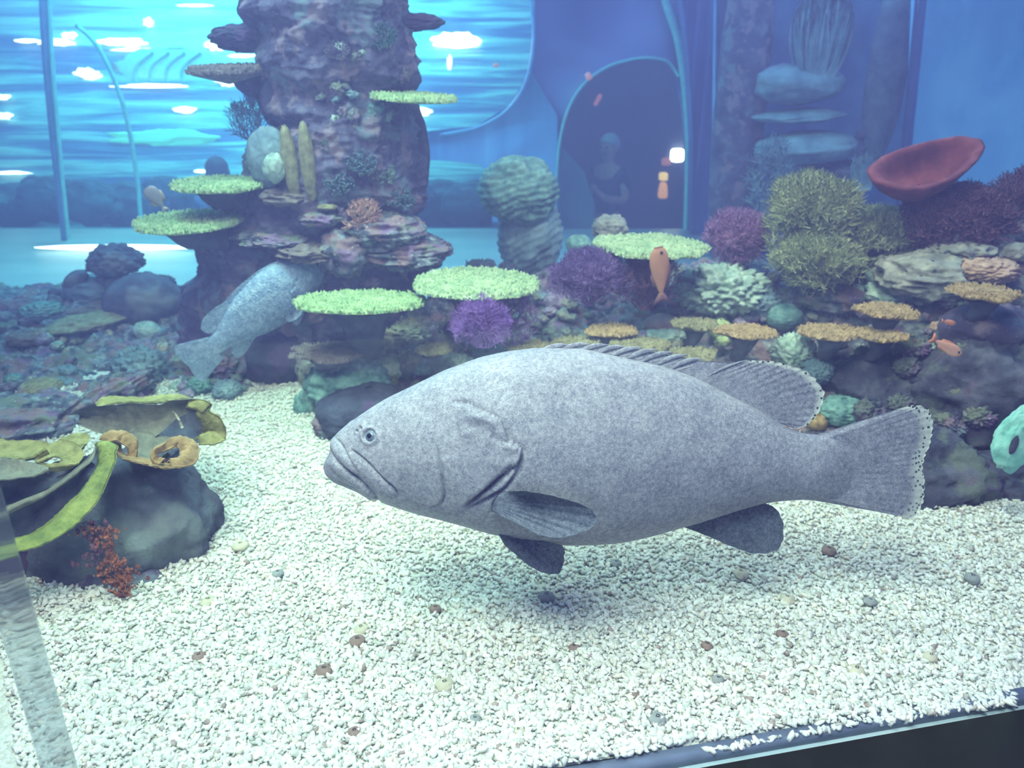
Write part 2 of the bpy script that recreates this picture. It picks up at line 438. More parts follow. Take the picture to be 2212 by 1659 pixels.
# the tank water: thin blue haze filling the tank
m_wat = bpy.data.materials.new('tank_water'); m_wat.use_nodes = True; nt = m_wat.node_tree
for n in list(nt.nodes):
    if n.type != 'OUTPUT_MATERIAL': nt.nodes.remove(n)
vs_ = nt.nodes.new('ShaderNodeVolumeScatter'); vs_.inputs['Color'].default_value = (.47, .45, 1, 1); vs_.inputs['Density'].default_value = WATER; vs_.inputs['Anisotropy'].default_value = .2
nt.links.new(vs_.outputs[0], [n for n in nt.nodes if n.type == 'OUTPUT_MATERIAL'][0].inputs['Volume'])
c_ = [glass_pt(-3.0, .002), glass_pt(3.6, .002), Vector((5, 9.2, 0)), Vector((-7, 9.2, 0))]
V = [(p.x, p.y, -1.19) for p in c_] + [(p.x, p.y, 2.3) for p in c_]
tag(link('water', mesh_np('water', V, np.array([(0, 3, 2, 1), (4, 5, 6, 7), (0, 1, 5, 4), (1, 2, 6, 5), (2, 3, 7, 6), (3, 0, 4, 7)]), m_wat, False)), 'clear blue hazy tank water', 'water', kind='structure')

# tank floor (pale, beyond the reef it is bare and lit cyan)
m_floor, nt, b = new_mat('tank_floor')
tc = nt.nodes.new('ShaderNodeTexCoord'); mp = nt.nodes.new('ShaderNodeMapping'); mp.inputs['Scale'].default_value = (.35, 2.2, 1)
nt.links.new(tc.outputs['Object'], mp.inputs[0])
n = noise_node(nt, mp.outputs[0], 2.2, 4); r = ramp(nt, [(0.3, (.42, .56, .60)), (0.7, (.66, .78, .78))])
nt.links.new(n.outputs['Fac'], r.inputs[0]); nt.links.new(r.outputs[0], b.inputs['Base Color']); setp(b, Roughness=.35)
flo = box_mesh('floor', (-6.5, 2.2, -0.05), (4.5, 6.45, -0.012), m_floor)
tag(link('floor', flo), 'pale tank floor beyond the reef', 'floor', kind='structure')
tag(link('floor_front', box_mesh('floor_front', (-2.2, 0.1, -0.06), (2.6, 2.2, -0.015), m_floor)), 'pale tank floor under the gravel', 'floor', kind='structure')
tag(link('floor_hall', box_mesh('floor_hall', (-9, 6.45, -1.25), (6, 12.2, -1.2), plain('hall_floor', (.06, .10, .16), .5))), 'dark walkway floor of the hall behind the tank', 'floor', kind='structure')
tag(link('wall_tank_rear', box_mesh('wall_tank_rear', (-6.5, 6.45, -1.2), (0.30, 6.50, -0.012), plain('tank_rear_low', (.10, .30, .42), .5))), 'low wall under the rear edge of the tank', 'wall', kind='structure')

# ------------------------------------------------------------------ gravel
m_gb, nt, b = new_mat('gravel_bed')
tc = nt.nodes.new('ShaderNodeTexCoord'); vec = tc.outputs['Object']
v = nt.nodes.new('ShaderNodeTexVoronoi'); v.inputs['Scale'].default_value = 130; nt.links.new(vec, v.inputs['Vector'])
r = ramp(nt, [(0.0, (.56, .55, .46)), (.55, (.78, .77, .68)), (1, (.84, .83, .76))]); nt.links.new(v.outputs['Color'], r.inputs[0])
nt.links.new(r.outputs[0], b.inputs['Base Color']); setp(b, Roughness=.9)
bm = nt.nodes.new('ShaderNodeBump'); bm.inputs['Strength'].default_value = 1; bm.inputs['Distance'].default_value = .006; bm.invert = True
nt.links.new(v.outputs['Distance'], bm.inputs['Height']); nt.links.new(bm.outputs[0], b.inputs['Normal'])
m_gr, nt, b = new_mat('gravel_grain')
at = nt.nodes.new('ShaderNodeAttribute'); at.attribute_name = 'tint'
nt.links.new(at.outputs['Color'], b.inputs['Base Color']); setp(b, Roughness=.85)
b.inputs['Specular IOR Level'].default_value = .2

def gravel_h(x, y):
    p = np.stack([x, y, 0 * x], -1)
    return .014 * fbm(p, 1.6, 3, 5) + .006 * fbm(p, 7, 2, 9)
nx, ny = 340, 300
gy = np.linspace(0.0, 1.0, ny); gx = np.linspace(-2.05, 2.5, nx)
X, T = np.meshgrid(gx, gy, indexing='ij')
ylow = GA.y + (X - GA.x) * gdir.y / gdir.x + 0.034
Yg = ylow + (3.35 - ylow) * T ** 1.25
Z = gravel_h(X.ravel(), Yg.ravel())
V = np.stack([X.ravel(), Yg.ravel(), Z - .001 - .006 * (T.ravel() < .005)], 1)
tag(link('gravel_bed', mesh_np('gravel_bed', V, grid_faces(nx, ny), m_gb)), 'bed of crushed white coral gravel covering the tank floor', 'gravel', kind='stuff')
# loose grains: chips and broken coral fingers
phi = (1 + 5 ** .5) / 2
ICO = np.array([(-1, phi, 0), (1, phi, 0), (-1, -phi, 0), (1, -phi, 0), (0, -1, phi), (0, 1, phi), (0, -1, -phi), (0, 1, -phi), (phi, 0, -1), (phi, 0, 1), (-phi, 0, -1), (-phi, 0, 1)]) / 1.9
ICOF = np.array([(0, 11, 5), (0, 5, 1), (0, 1, 7), (0, 7, 10), (0, 10, 11), (1, 5, 9), (5, 11, 4), (11, 10, 2), (10, 7, 6), (7, 1, 8), (3, 9, 4), (3, 4, 2), (3, 2, 6), (3, 6, 8), (3, 8, 9), (4, 9, 5), (2, 4, 11), (6, 2, 10), (8, 6, 7), (9, 8, 1)])
rng = np.random.default_rng(11)
NG = 70000
yy = 0.86 + (3.05 - 0.86) * rng.random(NG * 3) ** 1.9
xx = (rng.random(NG * 3) * 2 - 1) * (0.70 * yy + .15)
yl = GA.y + (xx - GA.x) * gdir.y / gdir.x
strip_gap = .030 + .010 * vnoise(np.stack([xx * 9, xx * 0, xx * 0], 1), 3) - .03 * np.clip((xx - .56) / .22, 0, 1)
keep = (yy > yl + strip_gap)
keep |= (yy > yl + .003) & (yy < yl + .012) & (xx > .36) & (rng.random(NG * 3) < .8)
xx, yy = xx[keep][:NG], yy[keep][:NG]; n_ = len(xx)
L = (0.0048 + 0.0078 * rng.random(n_) ** 2.2) * (1 + .5 * (rng.random(n_) < .06))
Wd = L * (0.38 + .45 * rng.random(n_)); Wd = np.minimum(Wd, .0066)
q = rng.normal(size=(n_, 4)); 
q[:, 1] *= .35; q[:, 2] *= .35   # lie mostly flat
q /= np.linalg.norm(q, axis=1)[:, None]
w_, x_, y_, z_ = q.T
R = np.stack([1-2*(y_*y_+z_*z_), 2*(x_*y_-z_*w_), 2*(x_*z_+y_*w_), 2*(x_*y_+z_*w_), 1-2*(x_*x_+z_*z_), 2*(y_*z_-x_*w_), 2*(x_*z_-y_*w_), 2*(y_*z_+x_*w_), 1-2*(x_*x_+y_*y_)], 1).reshape(-1, 3, 3)
base = ICO[None] * (1 + .28 * rng.normal(size=(n_, 12, 1)).clip(-1, 1)) * np.stack([L, Wd, Wd * .85], 1)[:, None, :]
V = np.einsum('nij,nkj->nki', R, base)
zc = gravel_h(xx, yy) + .001 + .004 * rng.random(n_)
V += np.stack([xx, yy, zc], 1)[:, None, :]
F = (ICOF[None] + (np.arange(n_) * 12)[:, None, None]).reshape(-1, 3)
kind = rng.random(n_)
cc = np.array([.86, .85, .77])[None] * (0.82 + .24 * rng.random(n_))[:, None]
cc[kind < .10] = np.array([.64, .66, .58]); cc[kind < .05] = np.array([.50, .46, .42]); cc[kind < .02] = np.array([.42, .33, .30])
cc[kind > .93] = np.array([.82, .74, .62])
cc = np.clip(cc * (0.9 + .2 * rng.random((n_, 1))), 0, .93)
tag(link('gravel', mesh_np('gravel', V.reshape(-1, 3), F, m_gr, False, np.repeat(cc, 12, 0))), 'loose white coral chips and fingers strewn over the gravel bed', 'gravel', kind='stuff')

# ------------------------------------------------------------------ hall behind the tank
def poly_prism(name, outline, Y, thick, mat, holes=(), kindof='px'):
    from mathutils.geometry import tessellate_polygon
    loops = [[P(x, y, Y) for x, y in outline]] + [[P(x, y, Y) for x, y in h] for h in holes]
    flat = [p for l in loops for p in l]
    tris = tessellate_polygon(loops)
    n = len(flat)
    V = [tuple(p) for p in flat] + [(p.x, p.y + thick, p.z) for p in flat]
    T = [t for t in tris] + [(a + n, c + n, b_ + n) for a, b_, c in tris]
    Q = []; o = 0
    for l in loops:
        k = len(l)
        for i in range(k): Q.append((o + i, o + (i + 1) % k, n + o + (i + 1) % k, n + o + i))
        o += k
    me = mesh_np(name, V, [np.array(T), np.array(Q)], mat, False)
    me.validate()
    return me
def wavy_mat(name, stops, sc_=(0.25, 1, 4.5), scale=1.6, rough=.3, bump=0.0, detail=4):
    m, nt, b = new_mat(name)
    tc = nt.nodes.new('ShaderNodeTexCoord'); mp = nt.nodes.new('ShaderNodeMapping'); mp.inputs['Scale'].default_value = sc_
    nt.links.new(tc.outputs['Object'], mp.inputs[0])
    n = noise_node(nt, mp.outputs[0], scale, detail, .55); n.inputs['Distortion'].default_value = .6
    r = ramp(nt, stops); nt.links.new(n.outputs['Fac'], r.inputs[0]); nt.links.new(r.outputs[0], b.inputs['Base Color'])
    setp(b, Roughness=rough)
    if bump:
        bm = nt.nodes.new('ShaderNodeBump'); bm.inputs['Strength'].default_value = bump; bm.inputs['Distance'].default_value = .05
        nt.links.new(n.outputs['Fac'], bm.inputs['Height']); nt.links.new(bm.outputs[0], b.inputs['Normal'])
    return m
m_barrel = wavy_mat('acrylic_reflection_bands', [(0.30, (.05, .14, .38)), (0.43, (.08, .24, .48)), (0.50, (.16, .46, .62)), (0.58, (.36, .78, .84)), (.66, (.18, .50, .66)), (.78, (.07, .22, .46))], scale=2.4, bump=.8, detail=6)  # cyan bands imitate reflections on the tunnel's outer surface
AX_Y, AX_Z, AX_R = 10.3, -0.7, 3.1
xb = P(1190, 60, 7.6).x
na, nb = 60, 40
ang = np.linspace(math.radians(-20), math.radians(150), nb)
xs_ = np.linspace(-8.5, xb, na)
A_, B_ = np.meshgrid(xs_, ang, indexing='ij')
V = np.stack([A_.ravel(), AX_Y - AX_R * np.cos(B_.ravel()), AX_Z + AX_R * np.sin(B_.ravel())], 1)
o = tag(link('tunnel_shell', mesh_np('tunnel_shell', V, grid_faces(na, nb), m_barrel)), 'long curved blue acrylic tunnel roof far behind the pillar', 'tunnel')
o['kind'] = 'structure'
def on_barrel(px, py, lift=.0):
    d = ray(px, py); R_ = AX_R + lift
    a = d[1]**2 + d[2]**2; b_ = 2 * (d[1] * (-AX_Y) + d[2] * (CAMH - AX_Z)); c = AX_Y**2 + (CAMH - AX_Z)**2 - R_**2
    disc = b_ * b_ - 4 * a * c
    t = (-b_ - math.sqrt(max(disc, 0))) / (2 * a)
    return Vector((d[0] * t, d[1] * t, CAMH + d[2] * t)), t / FPX

m_pan = wavy_mat('blue_violet_wall', [(0.3, (.10, .12, .30)), (0.55, (.16, .18, .42)), (0.75, (.22, .26, .52))], (1, 1, .35), 1.4, .5)
arch = [(1203, 640), (1200, 430), (1206, 330), (1218, 265), (1245, 205), (1285, 163), (1335, 138), (1395, 127), (1440, 133), (1464, 165), (1476, 230), (1484, 320), (1484, 420), (1478, 640)]
outl = [(1150, -160), (1156, 60), (1144, 150), (1105, 228), (1030, 276), (950, 292), (850, 296), (850, 335), (1035, 350), (1062, 380), (1062, 640), (1203, 640)]
outer = outl[:-1] + [(1203, 640)] + arch[1:-1] + [(1478, 640), (1580, 640), (1580, -160)]
o = link('wall_arch', poly_prism('wall_arch', outer, 6.5, .12, m_pan)); tag(o, 'violet blue wall pierced by the tunnel archway', 'wall', kind='structure')
m_curt = wavy_mat('blue_fold_wall', [(0.3, (.12, .26, .60)), (0.6, (.18, .38, .74)), (0.75, (.24, .50, .84))], (4.5, 1, .2), 1.5, .5)
o = link('wall_folded', poly_prism('wall_folded', [(860, 290), (1030, 272), (1105, 224), (1144, 148), (1204, 250), (1204, 480), (1064, 480), (1064, 385), (1035, 355), (860, 338)], 6.46, .03, m_curt)); tag(o, 'bright blue wall panel with soft upright folds', 'wall', kind='structure')
m_dark = wavy_mat('hall_dark', [(0.3, (.035, .045, .12)), (0.6, (.06, .08, .18)), (0.75, (.08, .10, .22))], (1, 1, .5), 1, .6)
o = link('wall_hall', box_mesh('wall_hall', (-9, 12.0, -1.25), (6, 12.1, 3.6), m_dark)); tag(o, 'dark far wall of the hall', 'wall', kind='structure')
o = link('wall_tunnel_left', poly_prism('wall_tunnel_left', [(1190, 640), (1196, 420), (1200, 300), (1225, 330), (1262, 372), (1285, 440), (1290, 640)], 7.0, .05, wavy_mat('teal_pane', [(0.3, (.08, .22, .32)), (.7, (.12, .32, .42))], (1, 1, .3)))); tag(o, 'dim teal wall inside the left of the archway', 'wall', kind='structure')
o = link('wall_tunnel_back', poly_prism('wall_tunnel_back', [(1150, 800), (1150, -60), (1620, -60), (1620, 800)], 9.4, .05, m_dark)); tag(o, 'dark wall at the end of the archway', 'wall', kind='structure')

def bar(name, pxs, Y, rad, mat, label, cat, n=40, ns=8, kind='structure', fl=1.0):
    pl = resample([tuple(P(x, y, Y)) for x, y in pxs], n)
    V, Q, T = tube_vf(pl, rad, ns)
    o = link(name, mesh_np(name, V, [Q, T], mat))
    tag(o, label, cat, kind=kind)
    return o
m_rim = plain('green_acrylic_rim', (.22, .62, .66), .2); m_rimb = plain('blue_reflection_rim', (.20, .42, .74), .2); m_rimd = plain('dim_rim', (.12, .24, .45), .3)
bar('trim_1', [(1425, -60), (1438, 0), (1466, 90), (1482, 200), (1489, 310), (1487, 420), (1482, 560)], 6.42, .034, m_rim, 'tall pale green edge of the archway', 'arch edge')
bar('trim_2', [(1202, 520), (1200, 430), (1206, 330), (1218, 262), (1245, 203), (1285, 161), (1335, 136), (1395, 125), (1440, 131), (1466, 165)], 6.45, .012, m_rim, 'thin curved rim over the archway', 'arch rim')
bar('reflection_edge', [(1135, -60), (1150, 20), (1153, 80), (1144, 150), (1105, 228), (1030, 276), (950, 292)], 6.43, .014, m_rimb, 'curved reflection edge beside the bright tunnel, built as a blue rim', 'rim')  # bar stands in for a reflection boundary in the acrylic
bar('trim_4', [(92, -60), (96, 40), (103, 150), (114, 270), (126, 380), (140, 500), (150, 600)], 6.0, .030, m_rimd, 'thick dark upright tunnel rib', 'rib')
bar('trim_5', [(104, -60), (108, 40), (114, 150), (124, 270), (134, 380), (146, 500), (155, 600)], 5.98, .016, m_rim, 'pale rib edge beside the thick dark rib', 'rib')
bar('trim_6', [(165, 55), (195, 80), (222, 118), (248, 175), (270, 240), (285, 310), (297, 390), (304, 470)], 6.0, .016, m_rim, 'thin arched tunnel rib above the green coral plate', 'rib')

# column of the archway and the blue rock recess
m_col = wavy_mat('violet_column', [(0.3, (.10, .11, .32)), (0.6, (.14, .20, .50)), (0.75, (.20, .34, .72))], (6, 1, .2), 2, .5)
o = link('wall_column', poly_prism('wall_column', [(1492, 640), (1498, 300), (1488, 120), (1470, -60), (1575, -60), (1572, 300), (1560, 640)], 6.2, .2, m_col)); tag(o, 'blue violet column beside the archway', 'column', kind='structure')
m_rec = wavy_mat('recess_blue', [(0.3, (.12, .18, .42)), (0.55, (.18, .32, .58)), (0.75, (.26, .48, .72))], (2, 1, 1), 1.6, .7)
m_wr = wavy_mat('blue_wall_right', [(0.3, (.10, .30, .58)), (0.55, (.17, .42, .70)), (0.75, (.27, .54, .78))], (1.4, 1, .7), 2.2, .8)
o = link('wall_right', poly_prism('wall_right', [(1958, 620), (1990, -160), (2600, -160), (2600, 620)], 4.5, .08, m_wr)); tag(o, 'plain bright blue wall behind the red cup sponge', 'wall', kind='structure')
o = link('wall_recess', poly_prism('wall_recess', [(1540, 640), (1550, -160), (2010, -160), (1960, 640)], 5.5, .08, m_rec)); tag(o, 'mottled blue back wall of the rock recess', 'wall', kind='structure')
bar('trim_7', [(1995, -60), (1984, 60), (1972, 180), (1962, 280), (1950, 420), (1940, 560)], 4.52, .030, plain('dark_joint', (.04, .06, .20), .5), 'dark upright joint beside the bright blue wall', 'joint')

# ------------------------------------------------------------------ imitated reflections on the tunnel and floor
m_glint, nt, b = new_mat('glint_glow'); setp(b, Base_Color=(1, 1, 1, 1)); b.inputs['Emission Color'].default_value = (.86, .97, 1, 1); b.inputs['Emission Strength'].default_value = 3.2
m_white_glow, nt, b = new_mat('white_glow_strong'); setp(b, Base_Color=(1, 1, 1, 1)); b.inputs['Emission Color'].default_value = (.9, .96, 1, 1); b.inputs['Emission Strength'].default_value = 9
m_mint, nt, b = new_mat('mint_glow'); setp(b, Base_Color=(.2, .8, .7, 1)); b.inputs['Emission Color'].default_value = (.10, .85, .72, 1); b.inputs['Emission Strength'].default_value = .55
m_cy, nt, b = new_mat('cyan_glow'); setp(b, Base_Color=(.2, .8, .9, 1)); b.inputs['Emission Color'].default_value = (.08, .75, 1, 1); b.inputs['Emission Strength'].default_value = 1.2
m_ring = plain('glint_ring_tone', (.10, .30, .45), .4)
def flat_patch(name, px, py, w, h, mat, label, cat='lamp', group=None, on=None, seed=0, irregular=.0, ring=True):
    """a flattened disc with an edge ring, used mainly to imitate reflections on the tunnel"""
    if on is None: c, m = on_barrel(px, py, .03)
    else: c, m = on
    V, Q, T = sphere_vf(32, 18)
    sx, sz = w * m / 2, h * m / 2
    rr = 1 + irregular * fbm(V * 1.5, 1.6, 3, seed)[:, None]
    L_ = V * rr * np.array([sx, .02, sz])
    root = empty(name, c)
    tag(root, label, cat, group)
    link('lens', mesh_np('lens', L_, [Q, T], mat), root)  # the disc that carries the imitated light
    if ring:
        t = np.linspace(0, 2 * math.pi, 41)
        pl = np.stack([np.cos(t) * sx * .96, 0 * t + .012, np.sin(t) * sz * .96], 1)
        V2, Q2, T2 = tube_vf(pl, min(sx, sz) * .12 + .003, 6, False)
        link('glint_ring', mesh_np('glint_ring', V2, Q2, m_ring), root)  # edge ring around the disc, part of the imitated glint
    return root
GLINTS = [  # reflections on the tunnel shell, built as glowing discs
 (60, 88, 60, 7, 'thin reflection streak at the far upper left'), (150, 77, 30, 12, 'small reflection just above the broad left one'),
 (300, 108, 90, 7, 'thin reflection streak under the wide white one'), (330, 186, 150, 8, 'long faint reflection along the foot of the seafoam patch'),
 (525, 120, 60, 6, 'thin reflection between ledge and plate coral'), (420, 12, 70, 5, 'thin reflection at the top edge left of the pillar'),
 (118, 92, 78, 13, 'broad reflection left of the thick tunnel rib'), (262, 91, 96, 15, 'wide white reflection between the two tunnel ribs'),
 (320, 47, 18, 16, 'small round white reflection alone near the top'), (190, 160, 46, 20, 'oval white reflection just below the wide ones'),
 (466, 98, 44, 20, 'white reflection beside the pillar ledge'), (497, 172, 66, 22, 'white reflection under the dark plate coral'),
 (8, 210, 26, 10, 'upper of two small reflections at the left border'), (8, 250, 34, 12, 'lower of two small reflections at the left border'),
 (400, 237, 44, 12, 'faint reflection level with the blue sea fan'), (26, 373, 70, 6, 'thin reflection streak low at the left border'),
 (437, 370, 30, 7, 'tiny reflection beside the person behind the reef plate'),
 (905, 242, 50, 15, 'reflection right of the pillar below the plate coral'),
 (971, 135, 9, 26, 'narrow upright reflection under the brightest glare'),
]
for k, (px, py, w_l, h_l, lab) in enumerate(GLINTS):
    flat_patch('tunnel_glint', px, py, w_l, h_l, m_glint, lab + ' on the tunnel', seed=k, irregular=.75)
flat_patch('tunnel_glare', 984, 89, 92, 30, m_white_glow, 'brightest white reflection, a glare right of the pillar', 'tunnel_glare', seed=5, irregular=.7)  # strong glow stands in for glare on the tunnel
flat_patch('mint_reflection', 345, 296, 200, 30, m_mint, 'glowing mint green reflection low on the tunnel', 'reflection', seed=8, irregular=.6, ring=False)  # glowing disc stands in for a green reflection
gw = flat_patch('lit_acrylic_patch', 390, 150, 260, 84, plain('seafoam_lit_patch', (.42, .95, .86), .3), 'lit acrylic patch with curved ribs on the tunnel, painted seafoam', 'panel', seed=9, irregular=.25, ring=False)  # pale seafoam colour stands in for a lit acrylic section
mw = on_barrel(390, 150, .06)[1]
for k in range(4):
    t = np.linspace(-1, 1, 16); xk = (-70 + k * 34) * mw
    pl = np.stack([xk + 26 * mw * (1 - t ** 2) * -1 + 20 * mw * t, 0 * t - .03, t * 34 * mw], 1)
    V2, Q2, T2 = tube_vf(pl, .012, 6)
    link('rib', mesh_np('rib', V2, [Q2, T2], m_rim), gw)
# glowing strips on the floor; the long white one imitates a lamp reflection
c = G(252, 538); flat_patch('floor_reflection_strip', 0, 0, 345, 13, m_glint, 'long white lamp reflection on the tank floor behind the mushroom coral', 'light strip', on=(c + Vector((0, 0, .012)), m_per_px(252, 538, c.y)), seed=3, irregular=.1)
c = G(46, 651); flat_patch('cyan_light_strip', 0, 0, 52, 7, m_cy, 'short cyan light strip at the reef edge', 'light strip', on=(c + Vector((0, 0, .008)), m_per_px(46, 651, c.y)), seed=3, ring=False)
a = G(-60, 644); b_ = G(125, 636)
V, Q, T = tube_vf([a, (a + b_) / 2, b_], .012, 6)
tag(link('trim_8', mesh_np('trim_8', V, [Q, T], m_sill)), 'dark floor rail above the short cyan strip', 'rail', kind='structure')
# lights seen inside the archway
m_or, nt, b = new_mat('orange_glow'); setp(b, Base_Color=(.9, .5, .2, 1)); b.inputs['Emission Color'].default_value = (1, .46, .16, 1); b.inputs['Emission Strength'].default_value = .75
m_ye, nt, b = new_mat('yellow_glow'); setp(b, Base_Color=(.9, .7, .3, 1)); b.inputs['Emission Color'].default_value = (1, .66, .22, 1); b.inputs['Emission Strength'].default_value = 1.1
m_rd, nt, b = new_mat('pink_glow'); setp(b, Base_Color=(.6, .3, .3, 1)); b.inputs['Emission Color'].default_value = (.7, .25, .22, 1); b.inputs['Emission Strength'].default_value = .5
def rounded_sign(name, px, py, w, h, Y, mat, label, cat, tilt=0, taper=0):
    m = m_per_px(px, py, Y)
    t = np.linspace(0, 2 * math.pi, 32, endpoint=False)
    e = 4.0
    x = np.sign(np.cos(t)) * np.abs(np.cos(t)) ** (2 / e) * w * m / 2
    z = np.sign(np.sin(t)) * np.abs(np.sin(t)) ** (2 / e) * h * m / 2
    x = x * (1 - taper * (z / (h * m / 2)))
    ct, st_ = math.cos(tilt), math.sin(tilt)
    x, z = x * ct - z * st_, x * st_ + z * ct
    V = np.vstack([np.stack([x, 0 * x, z], 1), np.stack([x, 0 * x + .06, z], 1), [[0, -.01, 0], [0, .06, 0]]])
    k = np.arange(32); k1 = (k + 1) % 32
    Q = np.stack([k, k1, 32 + k1, 32 + k], 1)
    T = np.vstack([np.stack([np.full(32, 64), k1, k], 1), np.stack([np.full(32, 65), 32 + k, 32 + k1], 1)])
    o = link(name, mesh_np(name, V, [Q, T], mat), loc=P(px, py, Y))
    return tag(o, label, cat)
rounded_sign('wall_lamp', 1464, 336, 27, 27, 9.34, m_white_glow, 'square white lamp glowing inside the archway', 'lamp')
rounded_sign('amber_lamp', 1434, 382, 18, 17, 9.34, m_ye, 'small amber lamp in the archway above the orange one', 'lamp')
rounded_sign('orange_lamp', 1433, 412, 18, 34, 9.34, m_or, 'tall orange lamp lowest in the archway', 'lamp', taper=.2)
rounded_sign('pink_lamp', 1440, 350, 19, 16, 9.34, m_rd, 'dim pink lamp left of the square white lamp', 'lamp')
rounded_sign('red_lamp', 1292, 216, 8, 26, 9.34, m_rd, 'slanting dim red light high in the archway', 'light', tilt=-.5)
rounded_sign('column_plate', 1550, 110, 9, 44, 6.17, plain('pale_plate', (.45, .45, .60), .4), 'narrow pale plate on the blue violet column', 'plate')  # flat plate in one plain pale colour
rounded_sign('small_red_lamp', 1071, 141, 12, 9, 7.5, m_rd, 'tiny red light below the bright glare', 'light')
rounded_sign('rim_lamp', 1272, 165, 12, 16, 6.35, m_rd, 'tiny pink light on the archway rim', 'light', tilt=.6)

# ================================================================== THE GROUPER
FY = 1.56
FC = P(1350, 975, FY)
ROLL = math.radians(11)
YAW = math.radians(3)
Rf = (Matrix.Rotation(YAW, 3, 'Z') @ Matrix.Rotation(-ROLL, 3, 'X'))      # local x along the body, z dorsal
RfN = np.array(Rf)
FCn = np.array(FC)
SF = FPX / ((FC.y) * CP + (CAMH - FC.z) * SP)
def f2w(L): return np.asarray(L) @ RfN.T + FCn
def unproj(px, py, yl=0.0):
    """pixel -> fish local (x,z) on the sheet y = yl"""
    d = RfN.T @ ray(px, py); o = RfN.T @ (np.array([0, 0, CAMH]) - FCn)
    t = (yl - o[1]) / d[1]
    q = o + d * t
    return q[0], q[2]

TOP = [(699, 1009), (701, 999), (704, 991), (708, 983), (712, 972), (716, 956), (721, 944), (728, 935), (736, 927), (750, 915), (765, 904), (780, 893), (800, 880), (825, 865), (850, 852), (900, 828), (950, 805), (1000, 785), (1050, 769), (1100, 759), (1150, 753), (1200, 750), (1250, 751), (1300, 758), (1350, 769), (1400, 780), (1468, 797), (1552, 834), (1637, 880), (1688, 912), (1720, 929), (1748, 937), (1785, 940), (1815, 945), (1850, 960)]
BOT = [(699, 1011), (701, 1023), (704, 1029), (708, 1034), (712, 1038), (716, 1042), (721, 1045), (728, 1048), (736, 1051), (750, 1057), (765, 1063), (780, 1069), (800, 1077), (832, 1090), (883, 1108), (950, 1125), (1001, 1139), (1051, 1152), (1119, 1166), (1170, 1173), (1220, 1177), (1275, 1178), (1321, 1176), (1350, 1173), (1400, 1164), (1475, 1143), (1519, 1131), (1586, 1110), (1647, 1092), (1688, 1085), (1738, 1081), (1785, 1082), (1815, 1080), (1850, 1068)]
WID = [(699, 4), (704, 14), (712, 24), (725, 34), (750, 48), (800, 66), (850, 84), (920, 104), (1000, 122), (1080, 132), (1150, 134), (1250, 130), (1350, 119), (1450, 102), (1550, 80), (1650, 57), (1720, 42), (1785, 27), (1815, 16), (1850, 4)]
NX, NT = 560, 232
# slices placed densely at the nose
u = np.linspace(0, 1, NX)
pxs = 699.3 + (1850 - 699.3) * (u ** 1.22)
th = np.linspace(0, 2 * math.pi, NT, endpoint=False)
sT, cT = np.sin(th), np.cos(th)
top_t, bot_t = sinterp(pxs, TOP), sinterp(pxs, BOT)
wid = sinterp(pxs, WID) / SF
X0 = np.zeros(NX); Zt = np.zeros(NX); Zb = np.zeros(NX)
for i in range(NX):
    x1, z1 = unproj(pxs[i], top_t[i]); x2, z2 = unproj(pxs[i], bot_t[i])
    X0[i] = (x1 + x2) / 2; Zt[i] = z1; Zb[i] = z2
def build_rings():
    c = (Zt + Zb) / 2; a = (Zt - Zb) / 2
    # section: a little narrower over the back, fuller at the belly
    zz = np.sign(cT) * np.abs(cT) ** 1.0
    wprof = np.abs(sT) ** 0.92 * (1 - 0.10 * np.clip(cT, 0, 1))
    Lx = np.repeat(X0[:, None], NT, 1)
    Ly = -np.sign(sT)[None] * wprof[None] * wid[:, None]
    Lz = c[:, None] + a[:, None] * zz[None]
    return np.stack([Lx, Ly, Lz], -1)
for it in range(6):
    Lr = build_rings()
    pr = proj(f2w(Lr.reshape(-1, 3))).reshape(NX, NT, 2)
    near = sT > -0.2
    tp = pr[:, :, 1].min(1); bt = pr[:, :, 1].max(1); mx = pr[:, near, 0].mean(1)
    k = 0.9 / SF
    Zt -= (top_t - tp) * k; Zb -= (bot_t - bt) * k
    X0 += (pxs - mx) * k * .8
Lr = build_rings()
# design coordinates: what pixel the near-side twin of every vertex falls on
twin = Lr.copy(); twin[:, :, 1] = -np.abs(twin[:, :, 1])
D = proj(f2w(twin.reshape(-1, 3)))
# normals by differences
du = np.gradient(Lr, axis=0); dv = np.roll(Lr, -1, 1) - np.roll(Lr, 1, 1)
N = np.cross(du, dv); N /= np.linalg.norm(N, axis=2)[..., None] + 1e-12
ctr = np.stack([X0, 0 * X0, (Zt + Zb) / 2], 1)[:, None]
flip = np.sign(((Lr - ctr) * N).sum(2)); N *= np.where(flip == 0, 1, flip)[..., None]
Nf = N.reshape(-1, 3)
disp = np.zeros(len(D))
def groove(poly, width, depth, fade=True, lip=0.0, n=40):
    pl = resample(poly, n)
    d, side, par = polydist(D, pl)
    g = np.exp(-(d / width) ** 2)
    f = np.clip(np.minimum(par, 1 - par) * 8, 0, 1) ** .7 if fade else 1.0
    return -depth * g * f, d, side, par
# jaws and mouth
L1 = [(722, 944), (733, 956), (745, 973), (756, 992), (768, 1010), (776, 1021)]
L2 = [(757, 970), (775, 985), (793, 1001), (812, 1021), (832, 1041), (848, 1055), (857, 1068), (858, 1078)]
L3 = [(712, 968), (717, 981), (727, 996), (748, 1014), (772, 1033), (795, 1054), (812, 1072), (822, 1086)]
L4 = [(702, 998), (713, 1014), (732, 1031), (756, 1048), (782, 1064)]
G_, d1, s1_, p1 = groove(L1, 3.2, .0050); disp += G_
G_, d2, s2_, p2 = groove(L2, 3.2, .0085); disp += G_
G_, d3, s3_, p3 = groove(L3, 3.4, .0065); disp += G_
G_, d4, s4_, p4 = groove(L4, 4.5, .0028); disp += G_
